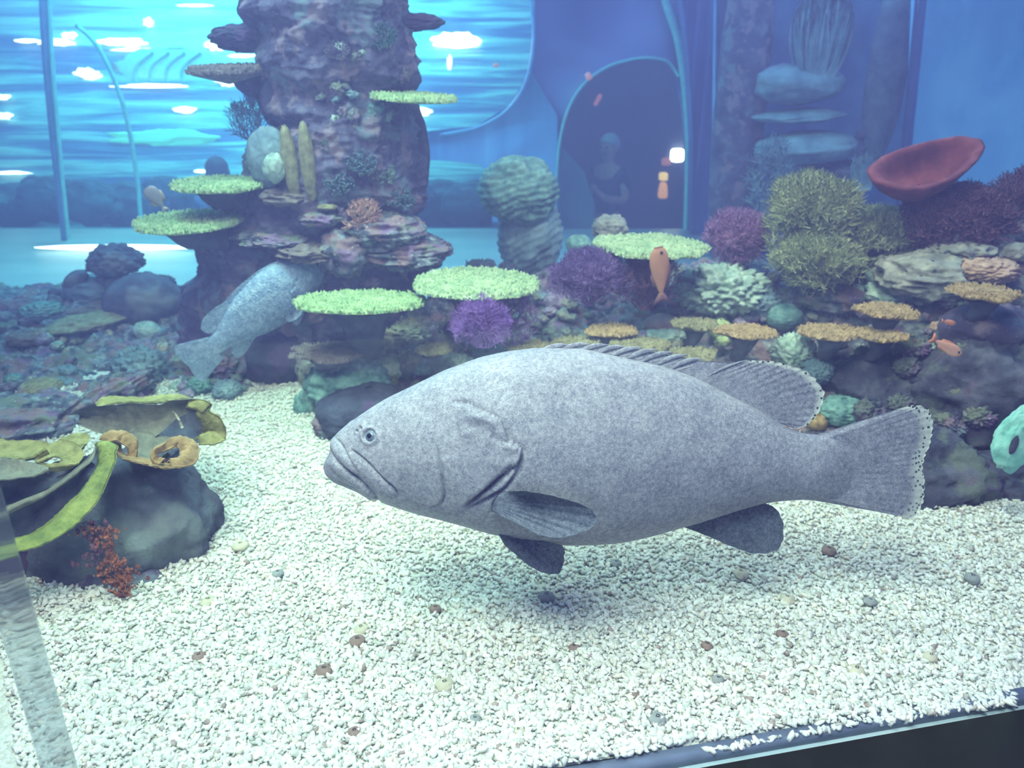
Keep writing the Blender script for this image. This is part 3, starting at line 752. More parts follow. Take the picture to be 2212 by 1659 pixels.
# maxilla plate: raised strip between L2 and L3; cheek rises behind L2
dx2 = np.where(s2_ > 0, d2, -d2)
plate = [(735, 968), (760, 994), (786, 1018), (812, 1042), (838, 1065)]
dm, _, pm = polydist(D, resample(plate, 30))
disp += .0060 * np.exp(-(dm / 13) ** 2) * np.clip(pm * 5, .15, 1)
lip1 = [(716, 952), (722, 966), (733, 983), (748, 1000), (764, 1014)]
dl, _, _ = polydist(D, resample(lip1, 30)); disp += .0055 * np.exp(-(dl / 8) ** 2)
lip2 = [(704, 1003), (714, 1003), (728, 1013), (750, 1032), (778, 1053), (800, 1072)]
dl, _, _ = polydist(D, resample(lip2, 30)); disp += .0055 * np.exp(-(dl / 9) ** 2)
# groove under the maxilla tail and chin folds
for pl_, w_g, dp in (([(745, 1012), (765, 1030), (790, 1052), (806, 1074)], 2.6, .0022), ([(716, 1030), (740, 1044), (770, 1058), (800, 1073)], 3, .0018)):
    G_, *_ = groove(pl_, w_g, dp); disp += G_
# preopercle groove
PRE = [(935, 953), (944, 975), (949, 998), (954, 1022), (957, 1045), (960, 1068), (953, 1086), (936, 1094), (920, 1097)]
G_, dp_, sp_, pp_ = groove(PRE, 3.0, .0050); disp += G_
disp += .0040 * np.exp(-(np.clip(dp_, 0, 99) / 22) ** 2) * (sp_ > 0) * np.clip(np.minimum(pp_, 1 - pp_) * 5, 0, 1)
# gill cover: raised plate, sharp rear edge
GILL = [(962, 880), (981, 871), (1003, 872), (1021, 877), (1040, 889), (1063, 899), (1082, 912), (1092, 932), (1099, 953), (1116, 962), (1128, 976), (1122, 996), (1100, 1016), (1078, 1032), (1052, 1054), (1020, 1079), (992, 1098)]
gl = resample(GILL, 90)
dg, sg, pg = polydist(D, gl)
inside = sg > 0
fade = np.clip(np.minimum(pg * 9, (1 - pg) * 12), 0, 1)
edge = np.where(inside, np.clip(dg / 2.2, 0, 1), 0)
disp += .0085 * edge * np.exp(-(dg / 75) ** 2) * inside * fade * np.clip(.6 + (pg - .05) * 3, .6, 1)
disp += -.0060 * np.exp(-(dg / 7) ** 2) * (~inside) * fade
# second flap (branchiostegal fold) behind the lower gill edge
G2 = [(1128, 980), (1124, 1004), (1110, 1030), (1088, 1056), (1060, 1072), (1030, 1088), (1000, 1103)]
dg2, sg2, pg2 = polydist(D, resample(G2, 60))
f2_ = np.clip(np.minimum(pg2, 1 - pg2) * 6, 0, 1)
disp += .0060 * np.exp(-((dg2 - 5) / 6) ** 2) * (sg2 > 0) * f2_ - .0075 * np.exp(-(dg2 / 4.5) ** 2) * f2_
G3 = [(1112, 1000), (1090, 1020), (1062, 1046), (1034, 1070), (1004, 1092)]
G_, *_ = groove(G3, 4.0, .0075); disp += G_
# opercle spines and small creases
for pl_, w_g, dp in (([(1050, 962), (1060, 970), (1068, 977)], 2.6, .003), ([(985, 875), (1002, 872), (1018, 880)], 3, .004),
                     ([(1000, 908), (1030, 918), (1058, 935)], 14, .003), ([(1085, 960), (1102, 966), (1118, 972)], 4, -.005),
                     ([(1006, 903), (1040, 903), (1075, 921)], 10, -.0045), ([(1060, 940), (1080, 952), (1098, 962)], 6, .005),
                     ([(750, 915), (770, 918), (788, 912)], 6, -.0015)):
    G_, *_ = groove(pl_, w_g, dp); disp += G_
# pectoral root fold
G_, *_ = groove([(1066, 1100), (1050, 1120), (1040, 1138)], 5, .003); disp += G_
# eye socket
EYE = np.array([798, 941])
de = np.hypot(D[:, 0] - EYE[0], (D[:, 1] - EYE[1]))
disp += -.008 * np.exp(-(de / 12) ** 4) + .0035 * np.exp(-((de - 17) / 4) ** 2)
# nostrils
for nx_, ny_, r_ in ((778, 925, 4.0), (772, 931, 2.6)):
    dn = np.hypot(D[:, 0] - nx_, D[:, 1] - ny_); disp += -.006 * np.exp(-(dn / r_) ** 2) + .0015 * np.exp(-((dn - 6) / 2.5) ** 2)
# soft muscle relief and skin grain
Lf = Lr.reshape(-1, 3)
body_mask = np.clip((D[:, 0] - 720) / 60, 0, 1)
disp += body_mask * (.0018 * fbm(np.stack([Lf[:, 0], np.abs(Lf[:, 1]), Lf[:, 2]], 1), 9, 3, 21) + .0006 * fbm(Lf, 60, 2, 33))
ringw = np.repeat(np.minimum(1, wid / (.05)), NT)
disp *= np.clip(ringw, .15, 1)
LD = Lf + Nf * disp[:, None]
Q = grid_faces(NX, NT, wrap_v=True)
nose = LD[:NT].mean(0) + np.array([-.0015, 0, 0]); tail = LD[-NT:].mean(0) + np.array([.004, 0, 0])
V = np.vstack([LD, nose, tail])
k = np.arange(NT); k1 = (k + 1) % NT
T = np.vstack([np.stack([np.full(NT, NX * NT), k1, k], 1), np.stack([np.full(NT, NX * NT + 1), (NX - 1) * NT + k, (NX - 1) * NT + k1], 1)])

def skin_mat(name, dark, mid, light, fine=330, coarse=16, speck=.5, scl=190, bstr=.5, bdist=.0016, attr=False, rough=.5):
    m, nt, b = new_mat(name)
    tc = nt.nodes.new('ShaderNodeTexCoord'); vec = tc.outputs['Object']
    n1 = noise_node(nt, vec, coarse, 5, .65); n2 = noise_node(nt, vec, fine, 3, .7); n3 = noise_node(nt, vec, fine * .33, 4, .7)
    def math_(op, a, b_):
        q = nt.nodes.new('ShaderNodeMath'); q.operation = op
        for i, s in enumerate((a, b_)):
            if isinstance(s, (int, float)): q.inputs[i].default_value = s
            else: nt.links.new(s, q.inputs[i])
        return q.outputs[0]
    s = math_('ADD', math_('MULTIPLY', n1.outputs['Fac'], .20), math_('ADD', math_('MULTIPLY', n2.outputs['Fac'], .40), math_('MULTIPLY', n3.outputs['Fac'], .40)))
    r = ramp(nt, [(0.39, dark), (0.50, mid), (0.61, light)]); nt.links.new(s, r.inputs[0])
    col = r.outputs[0]
    # scattered dark pepper dots
    v = nt.nodes.new('ShaderNodeTexVoronoi'); v.inputs['Scale'].default_value = 110; nt.links.new(vec, v.inputs['Vector'])
    r2 = ramp(nt, [(0.10, (1, 1, 1)), (0.20, (0, 0, 0))]); nt.links.new(v.outputs['Distance'], r2.inputs[0])
    n4 = noise_node(nt, vec, 30, 3); r4 = ramp(nt, [(.5, (0, 0, 0)), (.62, (1, 1, 1))]); nt.links.new(n4.outputs['Fac'], r4.inputs[0])
    fac = math_('MULTIPLY', math_('MULTIPLY', r2.outputs[0], r4.outputs[0]), speck)
    mx = nt.nodes.new('ShaderNodeMix'); mx.data_type = 'RGBA'; nt.links.new(fac, mx.inputs['Factor']); nt.links.new(col, mx.inputs['A']); mx.inputs['B'].default_value = c4(tuple(x * .4 for x in dark))
    col = mx.outputs['Result']
    nt.links.new(col, b.inputs['Base Color']); setp(b, Roughness=rough); b.inputs['Specular IOR Level'].default_value = .35
    # scales
    vs = nt.nodes.new('ShaderNodeTexVoronoi'); vs.inputs['Scale'].default_value = scl; nt.links.new(vec, vs.inputs['Vector'])
    h = math_('ADD', math_('MULTIPLY', vs.outputs['Distance'], -.55), math_('MULTIPLY', n2.outputs['Fac'], .8))
    bm = nt.nodes.new('ShaderNodeBump'); bm.inputs['Strength'].default_value = bstr; bm.inputs['Distance'].default_value = bdist
    nt.links.new(h, bm.inputs['Height']); nt.links.new(bm.outputs[0], b.inputs['Normal'])
    return m
m_skin = skin_mat('grouper_skin', (.19, .195, .25), (.345, .345, .395), (.54, .53, .56), speck=.75)
m_fin = skin_mat('grouper_fin', (.17, .17, .23), (.32, .32, .375), (.50, .49, .53), rough=.6)
m_find = skin_mat('grouper_dark_fin', (.06, .075, .11), (.13, .15, .20), (.24, .26, .31), rough=.6, speck=.3)
# fin with pale spotted margin: uses the tint attribute (r = distance to the outer edge)
def edged_fin(name):
    m = m_fin.copy(); m.name = name; nt = m.node_tree; b = nt.nodes['Principled BSDF']
    old = b.inputs['Base Color'].links[0].from_socket
    at = nt.nodes.new('ShaderNodeAttribute'); at.attribute_name = 'tint'
    sp = nt.nodes.new('ShaderNodeSeparateColor'); nt.links.new(at.outputs['Color'], sp.inputs[0])
    tc = nt.nodes.new('ShaderNodeTexCoord')
    v = nt.nodes.new('ShaderNodeTexVoronoi'); v.inputs['Scale'].default_value = 105; nt.links.new(tc.outputs['Object'], v.inputs['Vector'])
    r = ramp(nt, [(.22, (.05, .07, .09)), (.36, (.66, .68, .60))]); nt.links.new(v.outputs['Distance'], r.inputs[0])
    mx = nt.nodes.new('ShaderNodeMix'); mx.data_type = 'RGBA'
    nt.links.new(sp.outputs[0], mx.inputs['Factor']); nt.links.new(old, mx.inputs['A']); nt.links.new(r.outputs[0], mx.inputs['B'])
    nt.links.new(mx.outputs['Result'], b.inputs['Base Color'])
    return m
m_fine = edged_fin('grouper_edged_fin')
grouper = empty('grouper', FC)
grouper.rotation_euler = Rf.to_euler()
tag(grouper, 'big pale grey speckled grouper swimming left across the middle of the tank', 'fish')
link('body', mesh_np('body', V, [Q, T], m_skin), grouper)

def fin_sheet(base, tips, y0=0.0, n_r=90, n_t=44, thick=.0065, ray_amp=.0022, rays=16, ragged=2.2, camber=.0, edge_w=.14, root_in=6, y_base=None, flare=None, seed=0, taper_pow=.7):
    """fin between a base curve and an outer curve (both pixel polylines), rays running from base to tip"""
    bp, tp = resample(base, n_r), resample(tips, n_r)
    s = np.linspace(0, 1, n_r); t = np.linspace(0, 1, n_t)
    S, T_ = np.meshgrid(s, t, indexing='ij')
    rg = ragged * (np.abs(np.sin(s * rays * math.pi)) * 2 - 1 + .8 * vnoise(np.stack([s * 37, 0 * s, 0 * s], 1), seed))
    dirv = tp - bp; dl = np.linalg.norm(dirv, axis=1)[:, None] + 1e-6
    tp2 = tp + dirv / dl * rg[:, None]
    bp2 = bp - dirv / dl * root_in
    XY = bp2[:, None] + (tp2 - bp2)[:, None] * T_[..., None]
    yl = np.full(S.shape, y0)
    if flare is not None: yl = yl + flare(S, T_)
    L = np.zeros(S.shape + (3,))
    for i in range(n_r):
        for j in range(n_t):
            x, z = unproj(XY[i, j, 0], XY[i, j, 1], yl[i, j]); L[i, j] = (x, yl[i, j], z)
    corr = ray_amp * np.sin(S * rays * 2 * math.pi) * np.clip(T_ * 1.4 - .1, 0, 1)
    th_ = thick * (1 - .8 * T_ ** taper_pow) * np.clip(np.minimum(S, 1 - S) * 12 + .25, .2, 1)
    Aa = L.copy(); Aa[..., 1] += corr - th_ / 2
    Bb = L.copy(); Bb[..., 1] += corr + th_ / 2
    V = np.vstack([Aa.reshape(-1, 3), Bb.reshape(-1, 3)]); n = n_r * n_t
    Q1 = grid_faces(n_r, n_t); Q2 = Q1[:, ::-1] + n
    rim = [(i, 0) for i in range(n_r)] + [(n_r - 1, j) for j in range(1, n_t)] + [(i, n_t - 1) for i in range(n_r - 2, -1, -1)] + [(0, j) for j in range(n_t - 2, 0, -1)]
    r_ = np.array([i * n_t + j for i, j in rim]); r2 = np.roll(r_, -1)
    Q3 = np.stack([r_, r2, r2 + n, r_ + n], 1)
    ed = np.clip((T_ - (1 - edge_w)) / (edge_w * .6), 0, 1)
    ed = np.maximum(ed, 0)
    col = np.repeat(np.concatenate([ed.ravel(), ed.ravel()])[:, None], 3, 1)
    return V, np.vstack([Q1, Q2, Q3]), col
def add_fin(name, mat, parent, *a, **kw):
    V, Q, c = fin_sheet(*a, **kw)
    return link(name, mesh_np(name, V, Q, mat, True, c), parent)
# tail
add_fin('tail_fin', m_fine, grouper, [(1772, 938), (1800, 975), (1806, 1012), (1800, 1048), (1772, 1083)],
        [(1965, 876), (1990, 877), (2007, 889), (2013, 918), (2008, 955), (1997, 985), (1991, 1010), (1996, 1040), (1993, 1075), (1985, 1098), (1976, 1113), (1962, 1119), (1945, 1114)],
        n_r=170, n_t=50, thick=.022, ray_amp=.0003, rays=21, ragged=1.6, edge_w=.15, root_in=26, seed=1, taper_pow=.5)
# the long outer margins of the tail come from straight edges base->tip: top (1772,938)->(1965,876)
add_fin('soft_dorsal_fin', m_fine, grouper, [(1500, 812), (1552, 836), (1600, 860), (1640, 884), (1680, 908), (1700, 920)],
        [(1600, 780), (1613, 779), (1650, 779), (1700, 788), (1738, 801), (1765, 825), (1779, 850), (1774, 876), (1757, 905), (1742, 919), (1718, 927)],
        n_r=150, n_t=40, thick=.009, ray_amp=.0004, rays=16, ragged=1.6, edge_w=.13, root_in=14, seed=2)
def leaf(a, b_, w_px, yl=0.0):
    """one folded dorsal spine with its membrane tip: slim leaf from pixel a to pixel b_"""
    n = 16; t = np.linspace(0, 1, n)
    a = np.array(a, float); b_ = np.array(b_, float); d = b_ - a; nn = np.array([-d[1], d[0]]) / np.linalg.norm(d)
    mid = a + d * t[:, None] + nn * (-w_px * .5 * np.sin(t * math.pi))[:, None]
    wd = w_px * np.sin(np.clip(t * 1.0, 0, 1) ** .7 * math.pi) ** .8 * .5 + .4
    pts = []
    for i in range(n): 
        x, z = unproj(mid[i, 0], mid[i, 1], yl); pts.append((x, yl, z))
    pts = np.array(pts); ph = np.linspace(0, 2 * math.pi, 10, endpoint=False)
    V = pts[:, None] + np.stack([0 * ph, np.cos(ph) * .35, np.sin(ph)], 1)[None] * (wd / SF)[:, None, None]
    return V.reshape(-1, 3), grid_faces(n, 10, wrap_v=True)
# spiny dorsal: a low membrane strip plus eleven folded spines
acc = Acc()
V, Q, c = fin_sheet([(1130, 760), (1200, 756), (1280, 760), (1350, 772), (1440, 794), (1510, 818), (1560, 840)],
                    [(1160, 752), (1230, 746), (1290, 747), (1360, 753), (1440, 765), (1520, 780), (1612, 783)], n_r=100, n_t=12, thick=.010, ray_amp=.0008, rays=11, ragged=1.0, root_in=8, seed=5)
acc.add(V, Q)
tipx = [1232, 1275, 1315, 1352, 1388, 1422, 1455, 1487, 1518]
for i, tx in enumerate(tipx):
    ty = interp(tx, [(1232, 745), (1275, 743), (1315, 745), (1352, 748), (1388, 751), (1422, 756), (1455, 761), (1487, 767), (1518, 775)])
    V, Q = leaf((tx - 66, ty + 15 + i * .6), (tx, ty), 10.5, -.005); acc.add(V, Q)
    V, Q = leaf((tx - 74, ty + 27 + i * 1.2), (tx - 20, ty + 15), 6, -.003); acc.add(V, Q)
V, Q = leaf((1530, 812), (1616, 777), 6, -.003); acc.add(V, Q)
link('spiny_dorsal_fin', acc.mesh('spiny_dorsal_fin', m_fin), grouper)
add_fin('anal_fin', m_find, grouper, [(1470, 1136), (1519, 1126), (1570, 1110), (1620, 1094), (1655, 1088)],
        [(1500, 1147), (1536, 1161), (1590, 1184), (1637, 1196), (1674, 1190), (1691, 1166), (1692, 1139), (1683, 1108), (1670, 1094)],
        n_r=110, n_t=36, thick=.008, ray_amp=.0010, rays=10, ragged=1.0, root_in=8, seed=6)
bl = float(interp(1100, WID)) / SF
for sgn in (-1, 1):
    # pectoral fin folded back along the flank, pelvic fin hanging under the belly
    V, Q, c = fin_sheet([(1092, 1062), (1082, 1072), (1074, 1084), (1070, 1096), (1070, 1108)],
        [(1128, 1060), (1170, 1066), (1220, 1078), (1267, 1095), (1287, 1116), (1283, 1133), (1256, 1149), (1205, 1161), (1168, 1156), (1122, 1134)],
        y0=-bl * .90, flare=lambda S, T_: -.052 * T_ ** 1.1 - .006 * np.sin(S * 3), n_r=110, n_t=40, thick=.010, ray_amp=.0006, rays=13, ragged=1.4, root_in=10, seed=7)
    if sgn > 0: V[:, 1] *= -1; Q = Q[:, ::-1]
    link('pectoral_fin', mesh_np('pectoral_fin', V, Q, m_find, True, c), grouper)
    V, Q, c = fin_sheet([(1075, 1150), (1092, 1156), (1112, 1158), (1135, 1160)],
        [(1090, 1178), (1118, 1201), (1150, 1226), (1180, 1238), (1200, 1240), (1214, 1227), (1219, 1200), (1216, 1178)],
        y0=-bl * .42, flare=lambda S, T_: -.02 * T_, n_r=90, n_t=36, thick=.009, ray_amp=.0010, rays=8, ragged=1.2, root_in=8, seed=8)
    if sgn > 0: V[:, 1] *= -1; Q = Q[:, ::-1]
    link('pelvic_fin', mesh_np('pelvic_fin', V, Q, m_find, True, c), grouper)
# eyes: ball, iris, pupil
ie = np.argmin(de + 1e3 * (Lf[:, 1] > 0))
pe = LD[ie]; ne = Nf[ie]
m_eye = skin_mat('grouper_eye', (.22, .26, .32), (.36, .40, .46), (.55, .58, .62), rough=.25)
m_iris = plain('grouper_iris', (.16, .20, .27), .2); m_pup = plain('grouper_pupil', (.012, .015, .03), .08)
for sgn in (-1, 1):
    p = pe.copy(); nrm = ne.copy()
    if sgn > 0: p[1] *= -1; nrm[1] *= -1
    V, Q, T = sphere_vf(32, 20)
    eo = link('eye', mesh_np('eye', V * .0155, [Q, T], m_eye), grouper, loc=Vector(p) - Vector(nrm) * .004)
    qt = Vector(nrm).to_track_quat('Z', 'Y').to_matrix()
    def cap(r_sphere, ang_max, lift):
        aa = np.linspace(0, ang_max, 10); pp = np.linspace(0, 2 * math.pi, 28, endpoint=False)
        A2, P2 = np.meshgrid(aa, pp, indexing='ij')
        W = np.stack([np.sin(A2) * np.cos(P2), np.sin(A2) * np.sin(P2), np.cos(A2)], -1).reshape(-1, 3) * (r_sphere + lift)
        return W @ np.array(qt).T, grid_faces(10, 28, wrap_v=True)
    V, Q = cap(.0155, .72, .0004); io = link('iris', mesh_np('iris', V, Q, m_iris), eo)
    V, Q = cap(.0155, .34, .0010); link('pupil', mesh_np('pupil', V, Q, m_pup), eo)

# ================================================================== REEF
REEF = np.array([  # px, edge py (gravel line), edge Y offset, top py, top Y
 (-300, 935, .0, 655, 3.6), (0, 930, .0, 655, 3.7), (120, 915, .0, 645, 3.75), (250, 905, .0, 650, 3.8), (400, 880, .0, 655, 3.8), (520, 858, .0, 650, 3.7), (600, 862, .05, 690, 3.5),
 (650, 880, .12, 712, 3.3), (700, 955, .05, 700, 3.2), (800, 975, .0, 690, 3.2), (950, 985, .0, 640, 3.3), (1100, 1010, .0, 610, 3.45), (1200, 1045, .0, 572, 3.5), (1300, 1070, .0, 566, 3.5),
 (1450, 1085, .0, 575, 3.4), (1600, 1095, .0, 560, 3.35), (1750, 1108, .05, 575, 3.25), (1850, 1116, .1, 555, 3.2), (1950, 1122, .16, 500, 3.1), (2100, 1128, .2, 440, 3.0), (2300, 1132, .2, 405, 3.0), (2600, 1140, .2, 390, 3.0)])
def reef_row(px):
    return [float(np.interp(px, REEF[:, 0], REEF[:, k])) for k in range(1, 5)]
def reef_Y(px, py):
    e, off, tpy, tY = reef_row(px)
    eY = G(px, e).y + off
    v = np.clip((e - py) / (e - tpy), 0, 1)
    return eY + (tY - eY) * v ** 0.9
nu_, nv_ = 520, 230
pxs_r = np.linspace(-300, 2560, nu_)
V = np.zeros((nu_, nv_, 3))
for i, px in enumerate(pxs_r):
    e, off, tpy, tY = reef_row(px)
    eY = G(px, e).y + off
    for j in range(nv_):
        v = j / (nv_ - 46)
        if v <= 1:
            py = e + 14 + (tpy - e - 14) * v
            V[i, j] = P(px, py, eY + (tY - eY) * v ** 0.9)
        else:
            q_ = (v - 1) * (nv_ - 46) / 46.0
            p0 = V[i, nv_ - 46]; V[i, j] = (p0[0] * (1 + .05 * q_), p0[1] + .75 * q_, max(-.03, p0[2] * (1 - q_ ** 1.5) - .03 * q_))
Vf = V.reshape(-1, 3)
du = np.gradient(V, axis=0); dv = np.gradient(V, axis=1); N = np.cross(du, dv); N /= np.linalg.norm(N, axis=2)[..., None]
N = N.reshape(-1, 3); N *= np.sign(N[:, 2:3] - N[:, 1:2] + 1e-6)
d_ = .055 * fbm(Vf, 4.5, 5, 40, ridged=True, gain=.55) + .050 * (0.5 - worley(Vf, 7, 50)) + .034 * (0.45 - worley(Vf, 17, 60)) + .014 * (.45 - worley(Vf, 38, 64)) + .006 * fbm(Vf, 60, 2, 71)
tt = np.tile(np.arange(nv_) / (nv_ - 46), nu_)
d_ *= np.clip(tt * 9, .2, 1)
d_ = d_ + .045 * np.clip((560 - np.repeat(pxs_r, nv_)) / 120, 0, 1)
Vf = Vf + N * (d_ - .03)[:, None]
tag(link('reef_slope', mesh_np('reef_slope', Vf, grid_faces(nu_, nv_), M['rock'])), 'long rugged reef rock slope rising behind the gravel bed', 'reef rock')

def blob_mesh(name, rx, ry, rz, mat, amp=.18, freq=2.2, seed=0, lumps=0, lfreq=5, nu=72, nv=44, ridged=False, terr=0, flat=0, tilt_terr=.0, worm=0):
    V, Q, T = sphere_vf(nu, nv)
    r = 1 + amp * fbm(V, freq, 4, seed, ridged)
    if lumps: r = r + lumps * (0.5 - worley(V, lfreq, seed + 9))
    if worm: r = r + worm * fbm(V, 9, 2, seed + 4, True)
    if terr:
        ph = (V[:, 2] + tilt_terr * V[:, 0]) * terr + .5 * fbm(V, 1.5, 2, seed)
        r = r + .10 * (ph - np.floor(ph)) * np.sqrt(np.clip(1 - V[:, 2] ** 2, 0, 1))
    V = V * r[:, None]
    if flat: V[:, 2] = np.where(V[:, 2] < 0, V[:, 2] * (1 - flat), V[:, 2])
    return mesh_np(name, V * np.array([rx, ry, rz]), [Q, T], mat)
SEED = [100]
def blob(name, label, cat, px, py, w, h, mat, Y=None, dep=.9, off=0.0, group=None, rot=0, **kw):
    """a lump w x h pixels big standing on the reef at the given pixel"""
    if Y is None: Y = reef_Y(px, py + h * .3) + off
    m = m_per_px(px, py, Y)
    SEED[0] += 1
    big = max(w, h)
    nu, nv = (110, 66) if big > 110 else ((72, 44) if big > 50 else (36, 22))
    kw.setdefault('seed', SEED[0])
    me = blob_mesh(name, w * m / 2, w * m / 2 * dep, h * m / 2, M[mat] if isinstance(mat, str) else mat, nu=nu, nv=nv, **kw)
    o = link(name, me, loc=P(px, py, Y)); o.rotation_euler = (0, rot, 0)
    return tag(o, label, cat, group)

def nubs(acc, pts, nrm_up, r0, h0, rs, lean=.3, ns=6):
    """short pointed coral branchlets at pts"""
    pts = np.asarray(pts); n = len(pts)
    ph = np.linspace(0, 2 * math.pi, ns, endpoint=False)
    r = r0 * (0.7 + .6 * rs.random(n)); h = h0 * (0.55 + .8 * rs.random(n))
    ln = rs.normal(size=(n, 2)) * lean
    ring = np.stack([np.cos(ph), np.sin(ph), 0 * ph], 1)
    L0 = pts[:, None] + ring[None] * r[:, None, None] * np.array([1, 1, 0]) - np.array([0, 0, 1]) * (.4 * h)[:, None, None]
    c1 = pts + np.stack([ln[:, 0] * h * .5, ln[:, 1] * h * .5, h * .55], 1)
    L1 = c1[:, None] + ring[None] * (r * .72)[:, None, None]
    c2 = pts + np.stack([ln[:, 0] * h, ln[:, 1] * h, h], 1)
    V = np.concatenate([L0, L1, c2[:, None]], 1).reshape(-1, 3); st = 2 * ns + 1
    k = np.arange(ns); k1 = (k + 1) % ns
    Q = np.stack([k, k1, ns + k1, ns + k], 1); T = np.stack([ns + k, ns + k1, np.full(ns, 2 * ns)], 1)
    o = (np.arange(n) * st)[:, None, None]
    acc.V.append(V); acc.Q.append((Q[None] + o).reshape(-1, 4) + acc.n); acc.T.append((T[None] + o).reshape(-1, 3) + acc.n); acc.n += len(V)
def table(name, label, px, py, w, h, mat, Y=None, off=-.10, stalk=True, roll=0.0, group=None, cat='table coral', nub=.0062, irr=.06, thick=.02, seed=None, dense=1.0, under='under', stalk_dx=0, stalk_dy=.05, stalk_h=None):
    """table coral: a round plate of branchlets on a stalk; w x h = the ellipse it makes in the photo"""
    if Y is None: Y = reef_Y(px, py + h) + off
    c = P(px, py, Y); m = m_per_px(px, py, Y); R = w * m / 2
    d = c - Vector((0, 0, CAMH)); elev = math.atan2(-d.z, math.hypot(d.x, d.y))
    tilt = math.asin(min(1, h / w)) - elev
    SEED[0] += 1; sd = SEED[0] if seed is None else seed
    rs = np.random.default_rng(sd)
    root = empty(name, c); root.rotation_euler = (tilt, roll, 0)
    tag(root, label, cat, group)
    def outline(a): return 1 + irr * vnoise(np.stack([np.cos(a) * 2.3, np.sin(a) * 2.3, 0 * a + sd], 1), sd) + irr * .5 * vnoise(np.stack([np.cos(a) * 7, np.sin(a) * 7, 0 * a], 1), sd)
    acc = Acc()
    na_ = 72
    a = np.linspace(0, 2 * math.pi, na_, endpoint=False); ol = outline(a)
    prof = [(0.0, .004), (.5, .002), (.9, .0), (1.0, -.15 * thick), (1.0, -.6 * thick), (.86, -thick), (.5, -thick * 1.5), (.0, -thick * 2.2)]
    Vp = []
    for rr, zz in prof:
        q_ = max(rr, .002)
        Vp.append(np.stack([np.cos(a) * R * q_ * ol, np.sin(a) * R * q_ * ol, 0 * a + zz + .004 * vnoise(np.stack([np.cos(a) * 3 * rr, np.sin(a) * 3 * rr, 0 * a], 1), sd)], 1))
    acc.add(np.concatenate(Vp), grid_faces(len(prof), na_, wrap_v=True)[:, ::-1])
    sp = nub * 1.9 / math.sqrt(dense)
    n_c = int(math.pi * R * R / (sp * sp) * 1.15)
    rr = R * np.sqrt(rs.random(n_c)) * .99; aa = rs.random(n_c) * 2 * math.pi
    rr = rr * outline(aa)
    pts = np.stack([rr * np.cos(aa), rr * np.sin(aa), 0 * rr], 1)
    nubs(acc, pts, None, nub, nub * 2.1, rs)
    ae = rs.random(int(2 * math.pi * R / sp * 1.3)) * 2 * math.pi; re = R * outline(ae)
    pts = np.stack([re * np.cos(ae), re * np.sin(ae), 0 * re - thick * .4], 1)
    nubs(acc, pts, None, nub * .9, nub * 1.7, rs, lean=.7)
    link('plate', acc.mesh('plate', M[mat]), root)
    if stalk:
        n = 12; t = np.linspace(0, 1, n); hh = stalk_h or (R * .55 + .05)
        pl = np.stack([t ** 2.5 * stalk_dx * 1.0, t ** 2.5 * stalk_dy, -thick * 1.6 - t * hh], 1)
        V, Q, T = tube_vf(pl, R * (.34 * (1 - t) ** 2 + .20), 28, False)
        V += .02 * fbm(V, 14, 3, sd)[:, None] * np.array([1, 1, .3])
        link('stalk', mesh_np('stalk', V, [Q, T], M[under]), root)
    return root

def bush(name, label, px, py, w, h, mat, Y=None, off=-.08, n_main=9, seed=1, thick=.0028, gens=5, group=None, cat='sea fan', planar=.55, step=None, lean=0.0, fork=.62, base_py=None, curl=.5):
    """branching soft coral / sea fan filling roughly w x h pixels above its base"""
    if Y is None: Y = reef_Y(px, py + h * .4) + off
    c = P(px, py + h / 2, Y); m = m_per_px(px, py, Y); W, H = w * m / 2, h * m
    rs = np.random.default_rng(seed); acc = Acc()
    segL = H / (gens * 1.55)
    def grow(p, d, g, r):
        n = 4; pts = [p]
        for _ in range(n - 1):
            d = d + rs.normal(size=3) * .16 * np.array([1, planar, 1]); d[2] += .05; d = d / np.linalg.norm(d)
            p = p + d * segL * (.8 + .4 * rs.random()) / (n - 1) * 1.25
            pts.append(p)
        q_ = np.array([p[0] / W, p[1] / (W * planar), (p[2] - H * .5) / (H * .55)])
        V, Q, T = tube_vf(pts, np.linspace(r, r * .78, n), 4 if g > 1 else 6); 
        acc.add(V, Q); acc.T.append(T + acc.n - len(V))
        env = 1.0 + .3 * math.sin(q_[0] * 4 + seed) * math.cos(q_[2] * 3.7 + seed * 1.7) + .15 * math.sin(q_[0] * 9 + q_[1] * 7 + seed)
        if g >= gens + 2 or (q_ ** 2).sum() > env: return
        k = 2 if rs.random() < fork + .1 else (3 if rs.random() < .5 else 1)
        for i in range(k):
            nd = d + rs.normal(size=3) * curl * np.array([1, planar, .8]); nd[2] += .12
            nd /= np.linalg.norm(nd)
            grow(pts[-1], nd, g + 1, max(r * .74, thick * .5))
    for i in range(n_main):
        a = (i + .5) / n_main * 2 - 1 + rs.normal() * .06
        d = np.array([math.sin(a * 1.25) + lean, rs.normal() * .35 * planar, math.cos(a * 1.25)]); d /= np.linalg.norm(d)
        grow(np.array([rs.normal() * .01, 0, 0.]), d, 0, thick * 1.9)
    o = link(name, acc.mesh(name, M[mat]), loc=c)
    return tag(o, label, cat, group)

